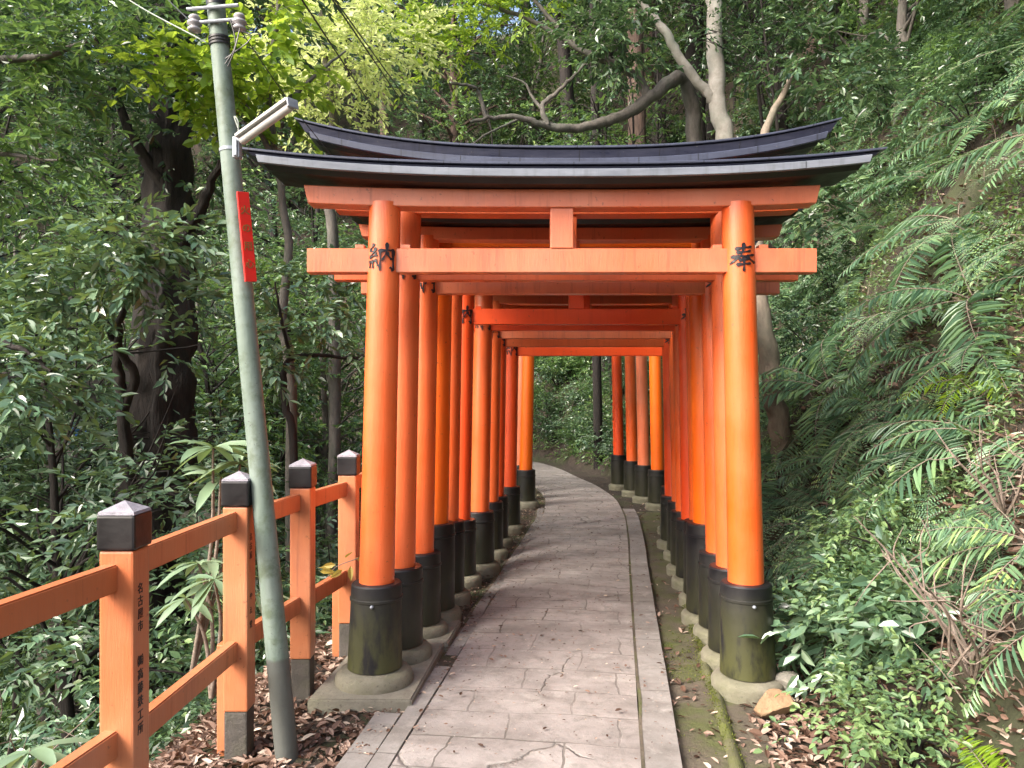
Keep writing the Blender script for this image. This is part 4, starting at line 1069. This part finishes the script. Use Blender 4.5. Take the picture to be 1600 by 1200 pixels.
# ---------------------------------------------------------------- ferns
def fern_meshes(seed, nf, Lf, mat, simple=True):
    rng = np.random.default_rng(seed); lf = Acc(); st = Acc()
    for f in range(nf):
        a = f * 6.283 / nf + rng.normal(0, 0.25); el = rng.uniform(0.35, 1.0); L = Lf * rng.uniform(0.7, 1.15)
        n = 25 if simple else 17
        t = np.linspace(0.0, 1, n)
        horiz = np.array([math.cos(a), math.sin(a), 0])
        ang = el - t * rng.uniform(0.9, 1.5)
        step = L / n
        pts = np.cumsum(np.stack([horiz[0] * np.cos(ang), horiz[1] * np.cos(ang), np.sin(ang)], 1) * step, 0)
        tan = nrmz(np.gradient(pts, axis=0)); side = np.cross(tan, UP); side = nrmz(side)
        nor = np.cross(side, tan)
        tube(st, pts, np.linspace(0.0035, 0.001, n), 4, cap=False)
        s0 = 4
        for sg in (1, -1):
            P0 = pts[s0:]; tp = t[s0:]; pl = L * 0.27 * np.sin(np.pi * np.clip(0.12 + 0.88 * (1 - tp), 0, 1)) ** 0.8 * (0.4 + 0.6 * (1 - tp) + 0.15)
            D = side[s0:] * sg + tan[s0:] * 0.45 - UP * 0.12 + nor[s0:] * rng.uniform(-0.1, 0.35) + rng.normal(0, 0.10, (len(P0), 3)); D = nrmz(D)
            if simple:
                pw = L / n * rng.uniform(0.62, 0.85)
                leaves(lf, P0, D, nor[s0:] + rng.normal(0, 0.18, (len(P0), 3)), pl * rng.uniform(0.85, 1.1, len(P0)), pw * (0.55 + 0.45 * (1 - tp)), fold=0.15, droop=0.22)
                continue
            for j in range(len(P0)):
                m = 7
                u = (np.arange(m) + 0.3) / m
                B = P0[j] + D[j] * (u * pl[j])[:, None] - UP * (0.18 * pl[j] * u ** 2)[:, None]
                q = nrmz(np.cross(nor[s0 + j], D[j]))
                ll = pl[j] * 0.150 * (1.1 - 0.8 * u)
                for s2 in (1, -1):
                    leaves(lf, B, q * s2 + D[j] * 0.6 + np.zeros((m, 3)), nor[s0 + j] + np.zeros((m, 3)), ll, pl[j] * 0.085, fold=0.1, detail=False, droop=0.08)
    return st.mesh('stalk', M['twig']), lf.mesh('frond', mat)
FV = [fern_meshes(80 + i, 8 + i % 3, 0.80, M['fern'], i < 3) for i in range(5)]
FL = fern_meshes(90, 7, 0.55, M['fern_lime'])
frng = random.Random(5)
def surf_tilt(x, y):
    e = 0.15
    return (tz(x + e, y) - tz(x - e, y)) / (2 * e), (tz(x, y + e) - tz(x, y - e)) / (2 * e)
def put_fern(x, y, s, meshes, label, group):
    gxx, gyy = surf_tilt(x, y)
    n = Vector((-gxx, -gyy, 1)).normalized(); n = (n + Vector((-0.1, -0.2, 0.9))).normalized()
    root = empty('fern', (x, y, tz(x, y) - 0.01), label=label, cat='fern', group=group)
    q = n.to_track_quat('Z', 'Y') @ Matrix.Rotation(frng.uniform(0, 6.28), 3, 'Z').to_quaternion()
    root.rotation_mode = 'QUATERNION'; root.rotation_quaternion = q
    root.scale = (s, s, s * frng.uniform(0.8, 1.1))
    for nm, me in zip(('stalk', 'frond'), meshes):
        o = bpy.data.objects.new(nm, me); col.objects.link(o); o.parent = root
fern_pts = []
tries = 0
while len(fern_pts) < 285 and tries < 20000:
    tries += 1
    y = 2.3 + 11.5 * frng.random() ** 1.4; x = frng.uniform(1.2, 11)
    if x / y > 0.78: continue
    h = float(sdist(np.array([x]), np.array([y]), FOOT)[0])
    if h < 0.22 or h > 6.5: continue
    if y < 3.4 and h < 0.55: continue
    if h > 0.9 and float(lump(np.array([x * 1.7]), np.array([y * 1.7]))[0]) < -0.05: continue
    s = frng.uniform(0.7, 1.4)
    if any((x - a) ** 2 + (y - b) ** 2 < (0.26 * (s + c) / 2 * 1.35) ** 2 for a, b, c in fern_pts): continue
    if y < 4: s *= 0.72
    fern_pts.append((x, y, s))
    put_fern(x, y, s, frng.choice(FV), 'green feathery fern growing on the steep bank right of the gates', 'ferns on the bank')
for px, py, d, s in ((1590, 1090, 2.45, 0.7), (1570, 1180, 2.3, 0.6), (1530, 500, 4.6, 0.9)):
    p = W(px, py, d)
    put_fern(p.x, p.y, s, FL, 'bright lime fern at the lower right picture edge' if py > 600 else 'bright lime fern high on the right bank', 'lime ferns' if py > 600 else None)

# ---------------------------------------------------------------- shrubs
def shrub_meshes(seed, r, h, ncl, nsp, L, leaf, ratio=0.45, nl=10):
    rng = np.random.default_rng(seed); st = Acc(); lf = Acc()
    cs = []
    for i in range(ncl):
        a = rng.uniform(0, 6.28); rr = r * rng.uniform(0, 1) ** 0.6; z = h * rng.uniform(0.25, 1.0) * (1 - 0.4 * rr / r)
        c = np.array([rr * math.cos(a), rr * math.sin(a), z]); cs.append(c)
        tube(st, spline([(0.03 * math.cos(a), 0.03 * math.sin(a), -0.1), c * [0.4, 0.4, 0.6], c], 7), np.linspace(0.012, 0.003, 7), 5)
    clump_foliage(lf, rng, np.array(cs), r * 0.42, nsp, L, nl, ratio, True, 0.22, 0.2, 0.45)
    return st.mesh('stem', M['bark_dark'], True), lf.mesh('foliage', leaf)
SV = {'gloss': [shrub_meshes(100 + i, 0.55, 0.9, 15, 15, 0.075, M['leaf_gloss']) for i in range(2)],
      'dark': [shrub_meshes(110 + i, 0.6, 0.95, 16, 16, 0.06, M['leaf_dark']) for i in range(2)],
      'mid': [shrub_meshes(120 + i, 0.5, 0.7, 15, 16, 0.055, M['leaf_mid']) for i in range(2)],
      'tiny': [shrub_meshes(140, 0.30, 0.42, 10, 9, 0.085, M['leaf_gloss'], 0.5, 7)],
      'low': [shrub_meshes(130 + i, 0.36, 0.32, 14, 13, 0.04, M['leaf_light'], 0.5) for i in range(2)]}
def scatter_shrubs(kinds, n, cond, xr, yr, smin, smax, dmin, label, seed):
    rr = random.Random(seed); got = []; t = 0
    while len(got) < n and t < n * 200:
        t += 1
        y = rr.uniform(*yr); x = rr.uniform(*xr) * y
        h = float(sdist(np.array([x]), np.array([y]), FOOT)[0]); v = -float(sdist(np.array([x]), np.array([y]), EDGE)[0])
        if not cond(x, y, h, v) or (4.6 < y < 8.5 and -0.50 < x / y < -0.40): continue
        if any((x - a) ** 2 + (y - b) ** 2 < dmin ** 2 for a, b in got): continue
        got.append((x, y)); s = rr.uniform(smin, smax)
        place('shrub', rr.choice(SV[rr.choice(kinds)]), x, y, s, rr.uniform(0, 6.28), label, 'shrub', label, ('stem', 'foliage'))
scatter_shrubs(['gloss', 'dark', 'dark', 'mid'], 60, lambda x, y, h, v: v > 0.75 and y > 3.2, (-0.8, -0.13), (3.4, 14), 0.8, 1.5, 0.75, 'leafy shrub in the dark undergrowth left of the fence', 1)
scatter_shrubs(['dark', 'mid', 'gloss'], 90, lambda x, y, h, v: (0.55 if y < 13.5 else 0.3) < h < 4, (-0.06, 0.24), (10.5, 22), 0.7, 1.2, 0.55, 'leafy shrub on the bank beyond the end of the tunnel', 2)
scatter_shrubs(['mid', 'gloss', 'dark'], 46, lambda x, y, h, v: (h > 2.6) | ((h > 0.9) & (lump(x * 1.3, y * 1.3) > 0.12)), (0.30, 0.80), (4.0, 14), 0.5, 1.2, 0.62, 'leafy shrub growing among the ferns on the right bank', 3)
scatter_shrubs(['low', 'low', 'tiny'], 13, lambda x, y, h, v: 0.12 < h < 0.85, (0.40, 0.53), (2.2, 4.4), 0.7, 1.15, 0.27, 'low light green plant at the foot of the right bank', 4)
scatter_shrubs(['dark', 'mid', 'gloss'], 26, lambda x, y, h, v: h > 1.0, (-0.3, 0.5), (15, 30), 0.9, 1.8, 1.1, 'leafy shrub on the wooded slope behind the gates', 6)

scatter_shrubs(['dark', 'mid', 'gloss'], 50, lambda x, y, h, v: v > 6, (-1.0, -0.3), (12, 28), 1.2, 2.2, 1.2, 'leafy shrub on the far slope across the hollow', 7)
# ---------------------------------------------------------------- bare twigs, undergrowth, litter, stones
def dead_shrub(x, y, h, n, seed, label):
    rng = np.random.default_rng(seed); root = empty('dry_shrub', (x, y, tz(x, y)), label=label, cat='shrub')
    A = Acc()
    for i in range(n):
        a = rng.uniform(0, 6.28); l = h * rng.uniform(0.5, 1.1)
        tip = np.array([math.cos(a) * l * 0.6, math.sin(a) * l * 0.6, l * 0.85]); c = [np.zeros(3), tip * 0.35 + rng.normal(0, 0.05 * h, 3), tip * 0.7 + rng.normal(0, 0.06 * h, 3), tip]
        p = spline(c, 14); tube(A, p, np.linspace(0.009, 0.002, 14), 5)
        for k in range(5):
            s = p[rng.integers(4, 13)]; e = s + rng.normal(0, 0.16 * h, 3) + [0, 0, 0.06]
            tube(A, spline([s, (s + e) / 2 + rng.normal(0, 0.03, 3), e], 6), np.linspace(0.004, 0.001, 6), 4)
    A.build('twigs', M['twig'], root)
p = W(1520, 1060, 3.0); dead_shrub(p.x, p.y, 0.75, 9, 1, 'bare brown twiggy bush at the foot of the bank, lower right')
p = W(1570, 700, 3.6); dead_shrub(p.x, p.y, 0.5, 6, 2, 'bare dry stems sticking out of the ferns at the right picture edge')
p = W(60, 1150, 3.2); dead_shrub(p.x, p.y, 0.9, 8, 3, 'bare dark twigs below the fence, lower left')

def scatter_surface(n, cond, xr, yr, seed):
    rng = np.random.default_rng(seed); out = []
    tot = 0
    while tot < n:
        y = rng.uniform(*yr, 4 * n); x = rng.uniform(*xr, 4 * n) * y
        h = sdist(x, y, FOOT); v = -sdist(x, y, EDGE)
        m = cond(x, y, h, v); q = np.stack([x[m], y[m]], 1); out.append(q); tot += len(q)
        if len(q) == 0: break
    q = np.concatenate(out)[:n]
    return np.concatenate([q, terrain(q[:, 0], q[:, 1])[:, None]], 1), rng
def undergrowth(name, n, cond, xr, yr, seed, mat, L, ln, nl, label, lift=0.05, detail=False, ratio=0.45):
    P, rng = scatter_surface(n, cond, xr, yr, seed)
    d = dirs_sphere(rng, n, 0.9)
    A = Acc(); sprays(A, rng, P + UP * rng.uniform(0, lift, n)[:, None], d, ln, nl, L, ratio, detail, 0.25, 0.5)
    return tag(A.build(name, mat), label, 'undergrowth', None, 'stuff')
undergrowth('undergrowth', 9000, lambda x, y, h, v: (h > 0.25) & (h < 7) & ((lump(x * 2.3, y * 2.3) > -0.08) | (h > 2.0)) & ((y > 3.9) | ((lump(x * 4, y * 4) > 0.02) & (x / y < 0.56))), (0.2, 0.85), (2.0, 13), 1, M['leaf_light'], 0.045, 0.20, 8, 'small leafy undergrowth covering the right bank', 0.12)
undergrowth('undergrowth', 9000, lambda x, y, h, v: (h > 0.15) & (h < 7), (-0.1, 0.26), (10.8, 24), 2, M['leaf_mid'], 0.075, 0.32, 8, 'dark leafy undergrowth on the bank beyond the tunnel', 0.15)
undergrowth('undergrowth', 6500, lambda x, y, h, v: (v > 0.5), (-0.85, -0.1), (2.4, 18), 3, M['leaf_dark'], 0.07, 0.30, 8, 'dark leafy undergrowth in the hollow left of the fence', 0.15)
undergrowth('undergrowth', 9000, lambda x, y, h, v: (v > 5), (-1.1, -0.25), (9, 34), 9, M['leaf_dark'], 0.12, 0.55, 8, 'dark leafy ground cover across the hollow on the left', 0.3)
undergrowth('undergrowth', 8000, lambda x, y, h, v: (h > 0.5), (-1.0, -0.18), (25, 48), 10, M['leaf_dark'], 0.17, 0.8, 8, 'dark leafy ground cover on the far slope at the left', 0.4)
undergrowth('undergrowth', 5500, lambda x, y, h, v: (np.maximum(h, v) > 3), (-0.9, 0.9), (17, 50), 4, M['leaf_dark'], 0.14, 0.6, 8, 'dark leafy ground cover on the far wooded slope', 0.3)

P, rng = scatter_surface(700, lambda x, y, h, v: (h > 0.3) & (h < 6), (0.2, 0.85), (2.2, 12), 31)
A = Acc()
for p in P:
    d = dirs_sphere(rng, 1, 0.6)[0]; l = rng.uniform(0.12, 0.45)
    tube(A, spline([p - UP * 0.02, p + d * l * 0.5 + rng.normal(0, 0.03, 3), p + d * l + rng.normal(0, 0.05, 3) - UP * 0.05], 5), np.linspace(0.0035, 0.001, 5), 3, cap=False)
tag(A.build('undergrowth', M['twig']), 'dry brown stems and twigs among the ferns', 'undergrowth', None, 'stuff')

def litter(n, cond, xr, yr, seed, Lr, zoff=0.006, flat=0.35):
    P, rng = scatter_surface(n, cond, xr, yr, seed)
    if seed in (1, 2): P = P
    a = rng.uniform(0, 6.28, n); D = np.stack([np.cos(a), np.sin(a), rng.normal(0.05, 0.2, n)], 1)
    N = UP + rng.normal(0, flat, (n, 3)); N[:, 2] = np.abs(N[:, 2])
    L = rng.uniform(*Lr, n)
    P = P + UP * (zoff + rng.uniform(0, 0.015, n))[:, None]
    return P, D, N, L, rng
A = Acc()
PC = lambda y: np.interp(y, CL[:, 1], CL[:, 0])
for args in ((7500, lambda x, y, h, v: (v < 0.9) & (x < PC(y) - 0.74) & (y < 6.5), (-0.65, 0.0), (1.9, 6.5), 1, (0.03, 0.075)),
             (8500, lambda x, y, h, v: (h < 1.6) & (x > PC(y) + 1.08), (0.1, 0.8), (2.0, 6.5), 2, (0.03, 0.075)),
             (700, lambda x, y, h, v: (h < 0.0) & (x > PC(y) + 0.71), (0.0, 0.6), (2.3, 11), 3, (0.02, 0.06)),
             (4500, lambda x, y, h, v: (h > 0.3) & (h < 8), (0.2, 0.85), (2.0, 14), 4, (0.04, 0.09)),
             (2600, lambda x, y, h, v: (x < PC(y) - 0.55) & (v < 0.3), (-0.2, 0.1), (3.5, 12), 5, (0.02, 0.045)),
             (5000, lambda x, y, h, v: (v > 0.3) & (v < 6), (-0.85, -0.1), (2.0, 9), 6, (0.04, 0.09))):
    P, D, N, L, rr_ = litter(*args)
    if args[4] == 3: P[:, 2] = -0.036 + rr_.uniform(0.004, 0.012, len(P))
    leaves(A, P, D, N, L, L * rr_.uniform(0.35, 0.6, len(P)), fold=0.3, droop=-0.15)
# fallen bits on the path itself
n = 9000; rng = np.random.default_rng(77)
k = rng.integers(14, 105, n); u = np.where(rng.random(n) < 0.72, -0.80 + np.abs(rng.normal(0, 0.19, n)), rng.uniform(-0.7, 0.71, n))
P = CL[k] + nn[k] * u[:, None] + tt[k] * rng.uniform(-0.05, 0.05, (n, 1)); P[:, 2] = np.where(u < -0.515, -0.008, 0.016)
a = rng.uniform(0, 6.28, n); L = rng.uniform(0.007, 0.020, n) * np.where(rng.random(n) < 0.15, 2.0, 1.0)
leaves(A, P, np.stack([np.cos(a), np.sin(a), 0 * a], 1), UP + rng.normal(0, 0.2, (n, 3)), L, L * 0.5, fold=0.25, droop=-0.1)
tag(A.build('leaf_litter', M['litter']), 'brown and pinkish fallen leaves covering the soil', 'leaf litter', None, 'stuff')

def rock(x, y, z, s, seed, mat, label, group=None):
    rng = np.random.default_rng(seed); bm = bmesh.new()
    bmesh.ops.create_icosphere(bm, subdivisions=3, radius=1.0)
    nv = rng.normal(0, 1, (7, 3)); nv /= np.linalg.norm(nv, axis=1)[:, None]
    for v in bm.verts:
        p = np.array(v.co); 
        for q in nv:
            dd = p @ q
            if dd > 0.55: p = p - q * (dd - 0.55)
        v.co = Vector(p * np.array(s) + rng.normal(0, 0.012, 3) * min(s))
    o = bm_obj('rock', bm, mat, None, False); o.location = (x, y, z); o.rotation_euler = (0, 0, rng.uniform(-0.3, 0.3))
    return tag(o, label, 'rock', group)
p = W(1208, 1085, 3.78); rock(p.x, p.y, 0.02, (0.105, 0.08, 0.075), 2, M['rock'], 'tan squared rock right of the front right pillar')
p = W(1232, 1045, 4.0); rock(p.x, p.y, 0.03, (0.09, 0.08, 0.07), 3, M['rock_grey'], 'rounded greyish rock behind the tan rock')
p = W(1185, 1180, 3.2); 
# moss on the kerb, the gutter and the stones
rng = np.random.default_rng(8); A = Acc(); n = 9000
k = rng.integers(iy(2.2), iy(6.0), n); on_k = rng.random(n) < 0.55
u = np.where(on_k, 0.935 + rng.normal(0, 0.018, n), rng.uniform(0.72, 1.15, n))
P = CL[k] + nn[k] * u[:, None] + tt[k] * rng.uniform(-0.07, 0.07, (n, 1)); P[:, 2] = np.where(on_k, -0.006 - np.abs(u - 0.935) * 0.5, -0.036)
m = on_k | (lump(P[:, 0] * 6, P[:, 1] * 6) > 0.02); P = P[m]; n = len(P)
L = rng.uniform(0.006, 0.014, n)
leaves(A, P, dirs_sphere(rng, n, 0.8), dirs_sphere(rng, n, 0.5), L, L * 0.5, detail=False)
tag(A.build('moss', M['moss']), 'yellow-green moss on the kerb edge and in the gutter', 'moss', None, 'stuff')

# far small things left, seen through the leaves
p = W(165, 625, 12.5)
bd = empty('board_fence', (p.x, p.y, tz(p.x, p.y)), label='weathered grey board fence far back beyond the thick trunk', cat='fence')
rng = np.random.default_rng(3)
for k in range(9):
    x0 = -0.75 + k * 0.17
    bm_obj('board', bevel_box(x0, x0 + 0.155, -0.02, 0.02, -0.3, p.z - bd.location.z + 0.35 + rng.normal(0, 0.03), 0.004), M['old_board'], bd)
for zz in (-0.1, 0.25):
    bm_obj('rail', bevel_box(-0.8, 0.85, 0.022, 0.06, p.z - bd.location.z + zz - 0.03, p.z - bd.location.z + zz + 0.03, 0.004), M['old_board'], bd)

p = W(318, 812, 7.4)
st = empty('stone_post', (p.x, p.y, tz(p.x, p.y)), label='small grey stone post with a flat cap below the long-leaved plant', cat='stone post')
hz_ = p.z - st.location.z
bm_obj('shaft', bevel_box(-0.09, 0.09, -0.09, 0.09, -0.2, hz_, 0.012), M['rock_grey'], st)
bm_obj('cap', bevel_box(-0.17, 0.17, -0.17, 0.17, hz_ + 0.001, hz_ + 0.085, 0.014), M['rock_grey'], st)
p = W(108, 668, 10.5); rng = np.random.default_rng(6)
bm = bmesh.new(); bmesh.ops.create_grid(bm, x_segments=14, y_segments=14, size=0.5)
for v in bm.verts:
    x, y = v.co.x, v.co.y
    v.co = Vector((x * 0.5, y * 0.35, 0.16 * math.exp(-(x * x + y * y) * 7) + 0.03 * math.sin(x * 14 + y * 5) + 0.02 * math.sin(y * 17)))
sh = bm_obj('blue_sheet', bm, M['tarp'], None, True); sh.location = (p.x, p.y, p.z - 0.1)
sm = sh.modifiers.new('thickness', 'SOLIDIFY'); sm.thickness = 0.004
tag(sh, 'crumpled bright blue sheet lying in the wood far left', 'tarp')
bx = empty('crate', (p.x, p.y, tz(p.x, p.y)), label='weathered board crate under the blue sheet far left', cat='crate')
hh = p.z - 0.13 - bx.location.z
for k in range(4): bm_obj('board', bevel_box(-0.3, 0.3, -0.24, -0.21, hh * (k / 4) + 0.01, hh * ((k + 1) / 4) - 0.01, 0.004), M['old_board'], bx)
bm_obj('box', bevel_box(-0.29, 0.29, -0.205, 0.22, -0.1, hh, 0.006), M['old_board'], bx)
